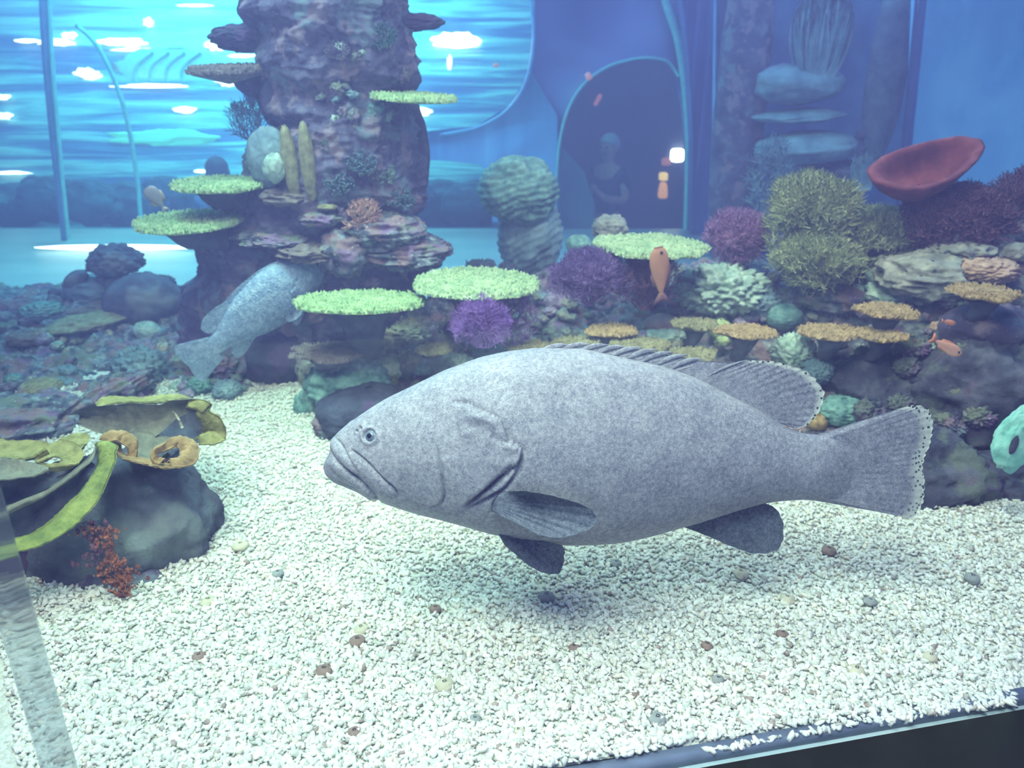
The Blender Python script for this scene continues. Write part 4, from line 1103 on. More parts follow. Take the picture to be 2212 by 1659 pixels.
def fingers(name, label, px, py, w, h, mat, Y=None, off=-.06, n=26, seed=1, rad=None, group=None, cat='finger coral', spread=1.5, face=None):
    """clump of stubby round-tipped fingers"""
    if Y is None: Y = reef_Y(px, py + h * .4) + off
    c = P(px, py + h / 2, Y); m = m_per_px(px, py, Y); W, H = w * m / 2, h * m
    if face is None: face = 2.9 < Y < 3.15
    if face: c = P(px, py, Y + .05); H = W * 1.1
    rs = np.random.default_rng(seed); acc = Acc(); rad = (rad or W * .12) * .62
    for i in range(int(n * 2.4)):
        a = rs.random() * 2 * math.pi; q_ = math.sqrt(rs.random())
        tgt = np.array([math.cos(a) * q_ * W, math.sin(a) * q_ * W * .8, H * (.55 + .42 * math.sqrt(max(0, 1 - q_ * q_)) + rs.normal() * .05)])
        st = tgt * np.array([.35 * spread, .35 * spread, 0])
        t = np.linspace(0, 1, 7)[:, None]
        pl = st + (tgt - st) * t + np.array([1, 1, 0]) * (np.sin(t * math.pi) * rs.normal(size=3) * .08 * W)
        V, Q, T = tube_vf(pl, rad * np.array([1, 1, .98, .95, .92, .8, .45]), 8)
        V = V + (fbm(V, 60, 2, seed)[:, None]) * rad * .25
        acc.add(V, Q); acc.T.append(T + acc.n - len(V))
    o = link(name, acc.mesh(name, M[mat]), loc=c)
    if face: o.rotation_euler = (math.radians(58), 0, 0)
    return tag(o, label, cat, group)

def crust(name, label, px, py, w, h, mat, Y, n=90, seed=1, cat='coral', slant=0.0, depth=.03):
    # crusty patch of little knobs of mixed size, running up a rock face
    c = P(px, py, Y); m = m_per_px(px, py, Y); rs = np.random.default_rng(seed); acc = Acc()
    V0, Q0, T0 = sphere_vf(12, 8)
    for i in range(n):
        t = rs.random() * 2 - 1; wv = .55 + .45 * math.sin(t * 5 + seed)
        x = (rs.normal() * .33 * wv) * w * m + slant * t * h * m / 2; z = t * h * m / 2
        r = (1.6 + 3.6 * rs.random() ** 2) * m
        V = V0 * (1 + .35 * fbm(V0 + i, 1.8, 2, seed))[:, None] * np.array([r, r, r * (1 + .8 * rs.random())]) + np.array([x, -depth * .3 * rs.random() + .02 * (z / (h * m)) , z])
        acc.add(V, Q0); acc.T.append(T0 + acc.n - len(V))
    o = link(name, acc.mesh(name, M[mat]), loc=c)
    return tag(o, label, cat)

# ------------------------------------------------------------------ the rock pillar
PL = [(-80, 528, 872), (0, 530, 868), (25, 528, 876), (55, 552, 892), (85, 566, 898), (110, 566, 902), (150, 560, 898), (185, 572, 878), (205, 580, 872), (240, 578, 888), (262, 606, 900), (280, 580, 906), (300, 545, 912), (350, 532, 922), (390, 534, 920), (430, 520, 916), (465, 492, 908), (490, 440, 922), (510, 430, 942), (545, 428, 958), (570, 424, 945), (600, 410, 925), (640, 392, 900), (700, 385, 880), (760, 390, 870)]
PYc = 3.32
npy, nth = 300, 300
pyv = np.linspace(-80, 760, npy)
Lp = sinterp(pyv, [(a, b_) for a, b_, c in PL]); Rp = sinterp(pyv, [(a, c) for a, b_, c in PL])
tha = np.linspace(0, 2 * math.pi, nth, endpoint=False)
V = np.zeros((npy, nth, 3)); RW = np.zeros(npy)
for i in range(npy):
    a = P(Lp[i], pyv[i], PYc); b_ = P(Rp[i], pyv[i], PYc)
    cx, rw = (a.x + b_.x) / 2, (b_.x - a.x) / 2; RW[i] = rw
    V[i] = np.stack([cx + rw * np.cos(tha) * .94, PYc + min(rw, .30) * .85 * np.sin(tha), np.full(nth, a.z)], 1)
Vf = V.reshape(-1, 3); nn = np.tile(np.stack([np.cos(tha), np.sin(tha), 0 * tha], 1), (npy, 1))
lay = fbm(Vf * np.array([1, 1, 3.2]), 3.2, 4, 90, ridged=True)
d_ = .040 * fbm(Vf, 5, 5, 80, ridged=True, gain=.6) + .030 * lay + .030 * (.5 - worley(Vf, 9, 83)) + .016 * (.45 - worley(Vf, 24, 85)) + .006 * fbm(Vf, 55, 2, 87)
nn2 = nn + np.stack([0 * d_, 0 * d_, .5 * fbm(Vf, 6, 2, 99)], 1)
Vf = Vf + nn2 * (d_ - .01)[:, None]
tag(link('reef_tower', mesh_np('reef_tower', Vf, grid_faces(npy, nth, wrap_v=True)[:, ::-1], M['rock_purple'])), 'tall craggy purple rock pillar rising out of the top of the frame', 'rock pillar')

PF = 3.05   # depth of things on the front of the pillar
blob('rock_ledge', 'dark pointed rock ledge jutting left near the pillar top', 'ledge', 530, 82, 130, 50, 'rock_dark', Y=3.3, amp=.3, ridged=True, dep=.7)
blob('rock_ledge', 'dark thin rock ledge jutting right beside the bright glare', 'ledge', 895, 48, 110, 32, 'rock_dark', Y=3.35, amp=.3, ridged=True, dep=.7)
blob('rock_hump', 'round dark rock knob at the top left of the pillar', 'rock', 548, 22, 64, 66, 'rock_dark', Y=3.25, amp=.25)
blob('rock_hump', 'dark rounded rock bulge at the upper right of the pillar', 'rock', 868, 170, 76, 66, 'rock_dark', Y=3.28, amp=.25)
blob('rock_hump', 'shaded rock bulge on the left side of the pillar neck', 'rock', 600, 215, 80, 110, 'rock_dark', Y=3.22, amp=.25)
blob('rock_hump', 'large smooth shaded hump on the right side of the pillar', 'rock', 880, 330, 92, 240, 'rock_dark', Y=3.36, amp=.12)
table('plate_coral', 'dark edge-on plate coral left of the pillar under the ledge', 490, 147, 165, 9, 'plate_brown', Y=3.2, stalk=False, thick=.026, cat='plate coral', roll=-.02)
table('table_coral', 'thin yellowish plate coral seen edge-on right of the pillar', 894, 209, 182, 12, 'table', Y=3.12, stalk=False, thick=.012, roll=.055)
table('table_coral', 'green table coral below the person, upper of the two left plates', 480, 395, 203, 27, 'table', Y=3.1, stalk=True, stalk_dx=.06, stalk_h=.05)
table('table_coral', 'green table coral jutting left, lower of the two left plates', 407, 476, 222, 40, 'table', Y=3.05, stalk=True, stalk_dx=.12, stalk_h=.06)
blob('rock_outcrop', 'dark rock arm carrying the lower left table coral', 'rock', 520, 450, 120, 100, 'rock_dark', Y=3.3, amp=.2)
blob('rock_outcrop', 'dark rock arm under the edge-on plate coral left of the pillar', 'rock', 545, 182, 90, 50, 'rock_dark', Y=3.28, amp=.2, rot=.5)
blob('lobe_coral', 'right of two tall olive lobes on the pillar front', 'lobe coral', 664, 350, 32, 165, 'plate_olive', Y=3.02, amp=.08, worm=.05, rot=-.03)
blob('lobe_coral', 'left of two tall olive lobes on the pillar front', 'lobe coral', 627, 355, 34, 160, 'plate_olive', Y=3.03, amp=.08, worm=.05, rot=-.06)
blob('boulder_coral', 'rounded grey green boulder coral beside the left olive lobe', 'boulder coral', 580, 340, 92, 130, 'rock_blue', Y=3.10, amp=.15)
blob('boulder_coral', 'pale green patch coral low on the rounded pillar boulder', 'boulder coral', 592, 362, 46, 62, 'pale', Y=3.0, amp=.2)
bush('sea_fan', 'blue twiggy sea fan left of the pillar neck', 548, 268, 104, 90, 'blue_fan', Y=3.2, seed=3, n_main=8, thick=.002, lean=-.2)
bush('sea_fan', 'salmon branching coral on the lower right of the pillar', 786, 468, 76, 62, 'salmon', Y=3.0, seed=5, n_main=8, thick=.0034, gens=4)
fingers('finger_coral', 'pale teal bushy coral in the middle of the pillar front', 712, 312, 60, 66, 'pale', Y=3.04, n=30, seed=4)
fingers('finger_coral', 'grey pink finger coral high on the pillar front', 732, 118, 60, 60, 'mauve', Y=3.03, n=24, seed=6)
fingers('finger_coral', 'green tufted coral at the upper right of the pillar', 826, 92, 80, 62, 'teal', Y=3.1, n=44, seed=7, rad=.006)
fingers('finger_coral', 'mauve leafy coral high in the middle of the pillar', 722, 62, 40, 42, 'mauve', Y=3.05, n=18, seed=8)
fingers('finger_coral', 'pale blue green spiky coral right of the olive lobes', 785, 362, 74, 70, 'rock_blue', Y=3.03, n=34, seed=9)
fingers('finger_coral', 'small pale fan coral on the right of the pillar belly', 836, 385, 60, 50, 'pale', Y=3.08, n=26, seed=10)
fingers('finger_coral', 'grey leafy coral right of the salmon coral', 868, 440, 70, 70, 'rock_blue', Y=3.1, n=28, seed=11)
fingers('finger_coral', 'grey blue finger coral under the dark hollow of the pillar', 735, 405, 70, 40, 'rock_blue', Y=3.02, n=30, seed=12, rad=.008)
blob('ledge_coral', 'flat pale ledge coral left of the salmon coral', 'ledge coral', 690, 474, 76, 26, 'rock', Y=3.04, amp=.4, ridged=True)
blob('ledge_coral', 'small yellow green ledge coral above the flat pale ledge', 'ledge coral', 706, 447, 38, 12, 'plate_olive', Y=3.04, amp=.4, ridged=True)
blob('ledge_coral', 'flat brown coral shelf above the second grouper', 'ledge coral', 660, 543, 120, 34, 'plate_brown', Y=3.02, amp=.35, ridged=True, rot=.12)
blob('ledge_coral', 'tan shelf coral under the olive lobes', 'ledge coral', 615, 425, 84, 34, 'plate_brown', Y=3.06, amp=.4, ridged=True)
blob('ledge_coral', 'thin grey rock shelf at the left foot of the pillar', 'ledge', 585, 515, 130, 22, 'rock', Y=3.06, amp=.45, ridged=True, rot=.05)
blob('ridge_rock', 'curling pale ridge rock at the right foot of the pillar', 'rock', 830, 500, 150, 70, 'rock', Y=3.1, amp=.3, ridged=True, terr=3)
blob('ridge_rock', 'layered grey rock spur pointing right at the pillar foot', 'rock', 880, 545, 160, 62, 'rock', Y=3.12, amp=.3, ridged=True, terr=4)
blob('ridge_rock', 'rounded grey rock below the salmon coral', 'rock', 745, 545, 110, 90, 'rock', Y=3.05, amp=.3, ridged=True)
rp = random.Random(3)
PLUMPS = []
for k in range(64):
    t = rp.random(); y = 90 + 440 * t; x = rp.gauss(765 + 45 * t, 48); s = rp.uniform(14, 36)
    if x > 900 or x < 600 + 60 * (y < 430): continue
    mt = rp.choice(['rock_blue', 'rock', 'mauve', 'rock_purple', 'rock', 'rock_blue', 'pale', 'teal'])
    o = blob('encrusting_lump', 'x', 'coral lump', x, y, s, s * rp.uniform(.5, 1.3), mt, Y=3.07 + .0006 * abs(x - 740) + .1 * (abs(x - 740) / 160) ** 2, amp=.7, lumps=.9, lfreq=3, group='encrusting lumps on the pillar front', rot=rp.uniform(-.8, .8))
    PLUMPS.append((o, mt, x, y, s))
# ------------------------------------------------------------------ table corals on the reef
table('table_coral', 'bright green table coral in front of the second grouper head', 783, 649, 284, 40, 'table', Y=2.72, roll=.01, stalk_dy=.15)
table('table_coral', 'large pale green oval table coral above the purple bush', 1027, 609, 268, 62, 'table_pale', Y=2.85, roll=.02, stalk_dy=.15)
table('table_coral', 'green table coral under the archway behind the orange fish', 1406, 529, 236, 46, 'table_pale', Y=3.05, roll=.02)
table('table_coral', 'small dark plate coral on the skyline behind the pale oval table', 1040, 569, 62, 12, 'under', Y=3.6)
table('table_coral', 'tiny dark plate coral beside the layered green coral', 1096, 573, 34, 10, 'under', Y=3.6)
TAN = [
 (1316, 711, 100, 14, 'plate_tan', 'yellowish plate coral above the spiny fin, left of the pink rock'),
 (1503, 697, 88, 14, 'plate_olive', 'brown plate coral touching the pink brown rock'),
 (1612, 713, 108, 14, 'plate_tan', 'tan plate coral above the pale knobbly coral, left half'),
 (1795, 716, 120, 16, 'plate_tan', 'long tan plate coral, left one of the touching pair'),
 (1903, 721, 96, 15, 'plate_tan', 'long tan plate coral, right one of the touching pair'),
 (1916, 669, 112, 16, 'plate_tan', 'golden plate coral above the touching pair of plates'),
 (2130, 629, 122, 18, 'plate_tan', 'golden plate coral under the peach coral'),
 (720, 757, 160, 18, 'plate_brown', 'dark brown plate coral below the bright green table'),
 (935, 752, 70, 18, 'plate_olive', 'olive plate coral left of the purple bush foot'),
 (1385, 741, 110, 18, 'plate_olive', 'olive brown plate coral just above the dorsal spines'),
 (1150, 748, 110, 12, 'plate_olive', 'olive plate coral behind the forehead rise of the big grouper'),
 (1250, 738, 90, 14, 'plate_olive', 'olive fringe plate behind the first dorsal spines'),
 (1500, 762, 90, 12, 'plate_olive', 'dim olive plate coral right above the last dorsal spines'),
]
for k, (x, y, w_, h_, mt, lb) in enumerate(TAN):
    table('plate_coral', lb, x, y, w_ * 1.06, max(h_ + 2, w_ * .22), mt, off=-.19, nub=.0048, irr=.2, thick=.016, cat='plate coral', stalk_dy=.12)

# ------------------------------------------------------------------ layered green coral
blob('layered_coral', 'bulbous green coral with stacked leafy layers', 'layered coral', 1120, 412, 158, 138, 'teal', Y=3.75, amp=.22, terr=5.5, tilt_terr=-.28, worm=.05)
blob('layered_coral', 'grey green layered coral column under the bulbous top', 'layered coral', 1144, 505, 124, 190, 'rock_blue', Y=3.8, amp=.2, terr=6, tilt_terr=-.3)
# ------------------------------------------------------------------ bushes
bush('sea_fan', 'bright purple bushy soft coral below the oval table', 1042, 692, 120, 118, 'purple_fan', Y=2.66, seed=21, n_main=18, thick=.0019, planar=.9, gens=7)
bush('sea_fan', 'dull mauve twigs spreading right of the bright purple bush', 1105, 690, 110, 110, 'violet_fan', Y=2.8, seed=22, n_main=10, thick=.002, planar=.7)
bush('sea_fan', 'violet sea fan behind the orange fish, left side', 1275, 600, 178, 120, 'violet_fan', Y=2.95, seed=23, n_main=18, thick=.0019, planar=.7, gens=7)
bush('sea_fan', 'dark twiggy fan coral under the orange fish', 1390, 615, 150, 110, 'maroon_fan', Y=2.95, seed=24, n_main=12, thick=.002, planar=.7)
bush('sea_fan', 'pink violet bushy coral left of the yellow green fan', 1585, 520, 128, 130, 'pink_fan', Y=3.25, seed=25, n_main=16, thick=.0022, planar=.8, gens=7)
bush('sea_fan', 'tallest yellow green bushy fan coral', 1735, 495, 180, 215, 'yellow_fan', Y=3.08, seed=26, n_main=26, thick=.0032, planar=.8, gens=7, lean=.05, fork=.5)
bush('sea_fan', 'wide yellow green fan leaning right of the tallest one', 1865, 525, 200, 150, 'yellow_fan', Y=3.12, seed=27, n_main=22, thick=.0028, planar=.8, gens=7, lean=.3)
bush('sea_fan', 'low yellow green fan in front of the tallest one', 1760, 560, 190, 120, 'yellow_fan', Y=2.98, seed=37, n_main=20, thick=.0026, planar=.8, gens=7)
bush('sea_fan', 'dark maroon bushy coral under the red cup sponge', 2060, 480, 230, 150, 'maroon_fan', Y=3.02, seed=28, n_main=22, thick=.0032, planar=.8, gens=7)
bush('sea_fan', 'dark maroon twigs at the right border beside the blue wall', 2190, 440, 130, 120, 'maroon_fan', Y=3.0, seed=29, n_main=12, thick=.003, planar=.8)
blob('boulder_coral', 'shaded hump of rock behind the yellow green fans', 'rock', 1830, 560, 320, 150, 'rock', Y=3.45, amp=.25)
blob('boulder_coral', 'dark maroon rock hump filling the reef top under the red cup', 'rock', 2110, 500, 360, 170, 'rock_dark', Y=3.3, amp=.25)
blob('boulder_coral', 'low dark hump at the right border of the reef top', 'rock', 2210, 460, 150, 130, 'rock_purple', Y=3.2, amp=.3)
# red cup sponge: a tilted shallow bowl
rc = P(2000, 352, 2.98); mm = m_per_px(2000, 352, 2.98)
nr, na2 = 26, 96
aa = np.linspace(0, 2 * math.pi, na2, endpoint=False)
prof = [(0.02, -1.05), (.30, -.98), (.52, -.80), (.68, -.50), (.80, -.16), (.90, .02), (1.0, .06), (1.06, -.02), (1.0, -.25), (.88, -.60), (.68, -1.0), (.46, -1.3), (.30, -1.5), (.24, -1.8), (.26, -2.2)]
Vp = []
for q_, z_ in prof:
    rr = q_ * (1 + .07 * np.sin(aa * 3 + .6) * q_ + .05 * fbm(np.stack([np.cos(aa) * 2, np.sin(aa) * 2, 0 * aa + z_], 1), 1.6, 3, 77))
    Vp.append(np.stack([np.cos(aa) * rr * 116 * mm, np.sin(aa) * rr * 62 * mm, z_ * 62 * mm + .010 * fbm(np.stack([np.cos(aa) * 2 * q_, np.sin(aa) * 2 * q_, 0 * aa], 1), 2, 3, 78)], 1))
V = np.concatenate(Vp)
o = link('cup_sponge', mesh_np('cup_sponge', V, grid_faces(len(prof), na2, wrap_v=True), M['red']), loc=rc)
o.rotation_euler = (math.radians(34), math.radians(-17), math.radians(4))
tag(o, 'dark red cup shaped sponge standing against the blue wall', 'sponge')

# ------------------------------------------------------------------ lumps, boulders and heads of the reef
BL = [
 ('coral_mound', 'knobbly grey green coral mound right of the dark twiggy fan', 'coral mound', 1560, 625, 190, 105, 'pale', dict(amp=.2, lumps=.45, lfreq=6)),
 ('coral_mound', 'pale bushy lump on the right shoulder of the grey green mound', 'coral mound', 1640, 655, 90, 60, 'rock_blue', dict(amp=.2, lumps=.5, lfreq=6)),
 ('round_coral', 'small pale cone rock behind the archway table coral', 'rock', 1318, 493, 76, 60, 'stone_pale', dict(amp=.2, lumps=.2)),
 ('round_coral', 'green round coral head above the violet sea fan', 'coral head', 1250, 530, 52, 44, 'teal', dict(amp=.15, worm=.1)),
 ('boulder', 'smooth pink brown boulder between the tan plates', 'boulder', 1432, 700, 84, 42, 'pinkrock', dict(amp=.08)),
 ('round_coral', 'pale lime coral under the pink brown boulder', 'coral head', 1440, 722, 90, 24, 'pale', dict(amp=.2, lumps=.4)),
 ('round_coral', 'lime yellow coral between the two brown plates', 'coral head', 1556, 712, 46, 46, 'lime', dict(amp=.2, lumps=.3)),
 ('round_coral', 'mint green round coral left of the long tan plates', 'coral head', 1694, 684, 76, 54, 'teal', dict(amp=.12, worm=.05)),
 ('round_coral', 'pale mint knobbly coral above the soft dorsal fin', 'coral head', 1715, 765, 92, 84, 'pale', dict(amp=.1, lumps=.6, lfreq=7)),
 ('round_coral', 'dim knobbly coral just behind the soft dorsal fin', 'coral head', 1765, 800, 70, 60, 'rock_blue', dict(amp=.1, lumps=.5, lfreq=7)),
 ('boulder', 'wide pale rock with dark holes under the yellow fans', 'boulder', 2010, 595, 190, 90, 'stone_pale', dict(amp=.35, ridged=True)),
 ('boulder', 'pale holed rock arching at the right under the maroon coral', 'boulder', 2080, 545, 120, 46, 'stone_pale', dict(amp=.3, ridged=True)),
 ('coral_mound', 'peach coloured coral above the golden plate', 'coral mound', 2128, 583, 130, 56, 'peach', dict(amp=.2, lumps=.3, lfreq=6)),
 ('coral_mound', 'small peach lump at the right border', 'coral mound', 2200, 545, 60, 40, 'stone_pale', dict(amp=.2)),
 ('boulder', 'smooth blue grey rock below the yellow green fan', 'boulder', 1800, 640, 170, 60, 'rock', dict(amp=.2)),
 ('boulder', 'pale green streaked rock above the golden plate', 'boulder', 1925, 640, 90, 46, 'pale', dict(amp=.3, ridged=True)),
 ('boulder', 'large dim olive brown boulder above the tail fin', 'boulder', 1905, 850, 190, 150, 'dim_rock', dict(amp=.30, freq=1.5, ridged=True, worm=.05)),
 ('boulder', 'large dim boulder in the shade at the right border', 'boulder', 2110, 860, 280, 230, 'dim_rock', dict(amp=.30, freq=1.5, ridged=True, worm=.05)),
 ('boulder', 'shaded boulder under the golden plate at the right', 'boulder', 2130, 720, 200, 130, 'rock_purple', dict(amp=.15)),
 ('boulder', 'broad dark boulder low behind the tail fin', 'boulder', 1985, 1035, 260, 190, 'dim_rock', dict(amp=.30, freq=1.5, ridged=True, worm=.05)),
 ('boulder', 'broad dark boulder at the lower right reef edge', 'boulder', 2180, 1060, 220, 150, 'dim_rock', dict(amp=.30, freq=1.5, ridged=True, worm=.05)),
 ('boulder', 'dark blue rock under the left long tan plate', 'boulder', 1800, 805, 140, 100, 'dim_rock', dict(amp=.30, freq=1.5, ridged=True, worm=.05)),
 ('round_coral', 'teal round coral between dorsal fin and tail fin', 'coral head', 1818, 888, 100, 62, 'teal', dict(amp=.15, lumps=.25, lfreq=6)),
 ('round_coral', 'small yellow round coral between dorsal fin and tail fin', 'coral head', 1765, 912, 44, 36, 'plate_tan', dict(amp=.1, lumps=.3, lfreq=6)),
 ('coral_mound', 'cream knobbly coral left of the purple bush', 'coral mound', 880, 722, 90, 50, 'cream', dict(amp=.2, lumps=.6, lfreq=6)),
 ('coral_mound', 'cream lumpy coral behind the brown plate', 'coral mound', 828, 738, 62, 56, 'cream', dict(amp=.2, lumps=.6, lfreq=6)),
 ('round_coral', 'bright lime coral under the cream lumpy coral', 'coral head', 828, 800, 74, 58, 'lime', dict(amp=.2, lumps=.2)),
 ('round_coral', 'olive coral right of the bright lime coral', 'coral head', 884, 778, 56, 40, 'plate_olive', dict(amp=.2, lumps=.4)),
 ('coral_mound', 'pale grey coral mound left of the big grouper back', 'coral mound', 985, 790, 80, 50, 'pale', dict(amp=.2, lumps=.4, lfreq=6)),
 ('coral_mound', 'second pale grey coral mound touching the grouper back', 'coral mound', 1066, 762, 90, 46, 'rock_blue', dict(amp=.2, lumps=.4, lfreq=6)),
 ('boulder', 'round brown lump in the foot of the purple bush', 'boulder', 1006, 738, 46, 38, 'mauve', dict(amp=.15)),
 ('boulder', 'round violet tinged coral right of the oval table', 'boulder', 1205, 652, 60, 50, 'mauve', dict(amp=.15, worm=.08)),
 ('boulder', 'grey green corner boulder with encrusted left face', 'boulder', 760, 830, 190, 120, 'teal', dict(amp=.2, lumps=.2)),
 ('boulder', 'dark blue green boulder under the corner boulder', 'boulder', 800, 890, 230, 110, 'rock_dark', dict(amp=.15)),
 ('boulder', 'cream and grey encrusted end of the corner boulder', 'boulder', 672, 800, 60, 90, 'stone_pale', dict(amp=.3, lumps=.3)),
 ('boulder', 'mint encrusted foot of the corner boulder on the gravel', 'boulder', 672, 880, 70, 90, 'teal', dict(amp=.3, lumps=.3)),
 ('round_coral', 'mustard yellow coral just above the grouper snout', 'coral head', 775, 878, 66, 32, 'plate_tan', dict(amp=.2, lumps=.3)),
 ('coral_mound', 'violet encrusted rock right in front of the grouper snout', 'coral mound', 718, 920, 80, 70, 'rock_purple', dict(amp=.25, lumps=.4)),
 ('boulder', 'dark hollow rock below the second grouper', 'boulder', 600, 770, 150, 150, 'rock_dark', dict(amp=.2)),
 ('boulder', 'dark rock under the bright green table coral', 'boulder', 760, 700, 200, 80, 'rock_dark', dict(amp=.2)),
 ('coral_mound', 'rounded green coral below the second grouper tail', 'coral mound', 430, 835, 52, 40, 'teal', dict(amp=.15, lumps=.4)),
 ('coral_mound', 'rounded grey green coral right of the green one below the tail', 'coral mound', 490, 842, 62, 44, 'rock_blue', dict(amp=.15, lumps=.4)),
 ('coral_mound', 'lumpy grey coral between the tail and the dark hollow rock', 'coral mound', 480, 790, 110, 62, 'rock', dict(amp=.2, lumps=.6, lfreq=6)),
 ('coral_mound', 'lumpy coral left of the second grouper tail', 'coral mound', 300, 800, 110, 90, 'rock_blue', dict(amp=.2, lumps=.6, lfreq=6)),
 ('round_coral', 'pale green rounded coral left of the second grouper tail', 'coral head', 316, 716, 58, 42, 'pale', dict(amp=.1, worm=.08)),
 ('round_coral', 'cream spotted coral in the middle of the left reef', 'coral head', 156, 763, 38, 28, 'cream', dict(amp=.2, lumps=.5)),
 ('round_coral', 'mint green coral on the left reef by the cyan strip', 'coral head', 92, 672, 90, 40, 'teal', dict(amp=.2, lumps=.3)),
 ('ledge_coral', 'long olive brown shelf coral on the left reef', 'ledge coral', 190, 692, 180, 34, 'plate_olive', dict(amp=.2, rot=-.12)),
 ('ledge_coral', 'dark reddish shelf behind the long olive shelf', 'ledge coral', 190, 662, 130, 24, 'plate_brown', dict(amp=.2, rot=-.1)),
 ('ledge_coral', 'dim olive shelf coral low at the left beside the glass joint', 'ledge coral', 85, 838, 90, 40, 'plate_olive', dict(amp=.2, rot=-.1)),
 ('ledge_coral', 'brown flat coral at the upper left beside the glass joint', 'ledge coral', 55, 730, 80, 34, 'plate_brown', dict(amp=.2)),
 ('boulder', 'big dark domed coral on the left reef crest', 'coral dome', 310, 652, 170, 120, 'head_dark', dict(amp=.1)),
 ('boulder', 'grey green rock with holes left of the dark dome', 'boulder', 205, 628, 110, 60, 'rock_blue', dict(amp=.3, ridged=True)),
 ('round_coral', 'dark oval coral leaning left on the reef crest', 'coral head', 163, 606, 62, 36, 'head_dark', dict(amp=.12, rot=-.6)),
 ('round_coral', 'small dark coral knob left of the leaning oval', 'coral head', 118, 634, 28, 24, 'head_dark', dict(amp=.12)),
 ('round_coral', 'dark mushroom shaped coral against the bright floor', 'mushroom coral', 249, 567, 116, 76, 'head_dark', dict(amp=.16, lumps=.22, lfreq=3.5, flat=.2)),
 ('round_coral', 'small dark knob right of the mushroom coral', 'coral head', 318, 600, 34, 28, 'head_dark', dict(amp=.12)),
 ('round_coral', 'dark spiky lump between mushroom coral and pillar', 'coral head', 352, 612, 52, 34, 'head_dark', dict(amp=.2, lumps=.4)),
 ('boulder', 'dark slanting rock behind the leaf sponge', 'boulder', 250, 850, 150, 60, 'rock', dict(amp=.4, ridged=True, rot=-.4)),
 ('boulder', 'shaded rock at the left border above the yellow sponge', 'boulder', 70, 905, 200, 70, 'rock', dict(amp=.4, ridged=True)),
]
for nm, lb, ct, x, y, w_, h_, mt, kw in BL:
    kw = dict(kw)
    far = {'dark mushroom shaped coral against the bright floor': 3.8, 'small pale cone rock behind the archway table coral': 3.6}.get(lb)
    blob(nm, lb, ct, x, y, w_, h_, mt, Y=far, off=0 if nm != 'boulder' else (.16 if mt == 'dim_rock' and y < 1000 else .03), **kw)
# stem of the mushroom coral
blob('rock_pedestal', 'short dark rock stem under the mushroom coral', 'rock', 249, 608, 78, 40, 'head_dark', Y=3.8, amp=.2)
blob('lit_gravel_patch', 'mint patch of lit gravel with a dark slit at the right border', 'rock', 2204, 945, 104, 160, 'mint', Y=2.02, amp=.28, dep=.5, rot=.25)  # mint colour imitates lit gravel showing between the rocks
blob('slit_shade', 'dark lump standing in for a narrow hollow in the bright mint patch', 'hollow', 2190, 962, 15, 44, 'rock_dark', Y=1.985, amp=.1, dep=1.0, rot=.1)  # solid dark lump stands in for the unlit slit

# small lumps strewn over the reef, each described by its look and its nearest landmark
CNAME = {'dim_rock': 'dim grey violet', 'rock': 'speckled grey', 'rock_blue': 'blue grey', 'mauve': 'mauve', 'pale': 'pale green', 'rock_purple': 'purple', 'teal': 'teal', 'rock_dark': 'dark', 'stone_pale': 'pale stony', 'cream': 'cream', 'lime': 'lime green', 'plate_olive': 'olive', 'peach': 'peach'}
MARKS = [(249, 567, 'mushroom coral'), (310, 652, 'big dark dome'), (190, 692, 'long olive shelf'), (92, 672, 'mint coral'), (316, 716, 'pale green rounded coral'), (156, 763, 'cream spotted coral'), (55, 730, 'brown flat coral'), (85, 838, 'dim olive shelf'), (415, 745, 'second grouper tail'), (300, 800, 'lumpy coral beside the tail'),
 (430, 835, 'round green coral'), (490, 790, 'lumpy grey coral'), (600, 770, 'dark hollow rock'), (783, 649, 'bright green table'), (720, 757, 'dark brown plate'), (672, 800, 'encrusted corner boulder'), (828, 800, 'bright lime coral'), (935, 752, 'olive plate'), (1027, 609, 'pale oval table'), (1042, 692, 'bright purple bush'), (1205, 652, 'round violet coral'),
 (1275, 600, 'violet sea fan'), (1316, 711, 'yellowish plate'), (1390, 615, 'dark twiggy fan'), (1432, 700, 'pink brown boulder'), (1560, 625, 'grey green mound'), (1640, 655, 'pale bushy lump'), (1612, 713, 'tan plate'), (1694, 684, 'mint round coral'), (1715, 765, 'mint knobbly coral'), (1795, 716, 'left long tan plate'), (1903, 721, 'right long tan plate'),
 (1916, 669, 'golden plate'), (2010, 595, 'pale holed rock'), (2128, 583, 'peach coral'), (2130, 640, 'lowest golden plate'), (1503, 700, 'brown plate'), (2050, 752, 'orange red reflection'), (2190, 950, 'bright mint patch'), (2005, 1000, 'big tail fin'), (1905, 820, 'olive brown boulder'), (880, 722, 'cream knobbly coral'), (775, 878, 'mustard coral'), (1250, 738, 'olive fringe plate')]
LUMPS = []
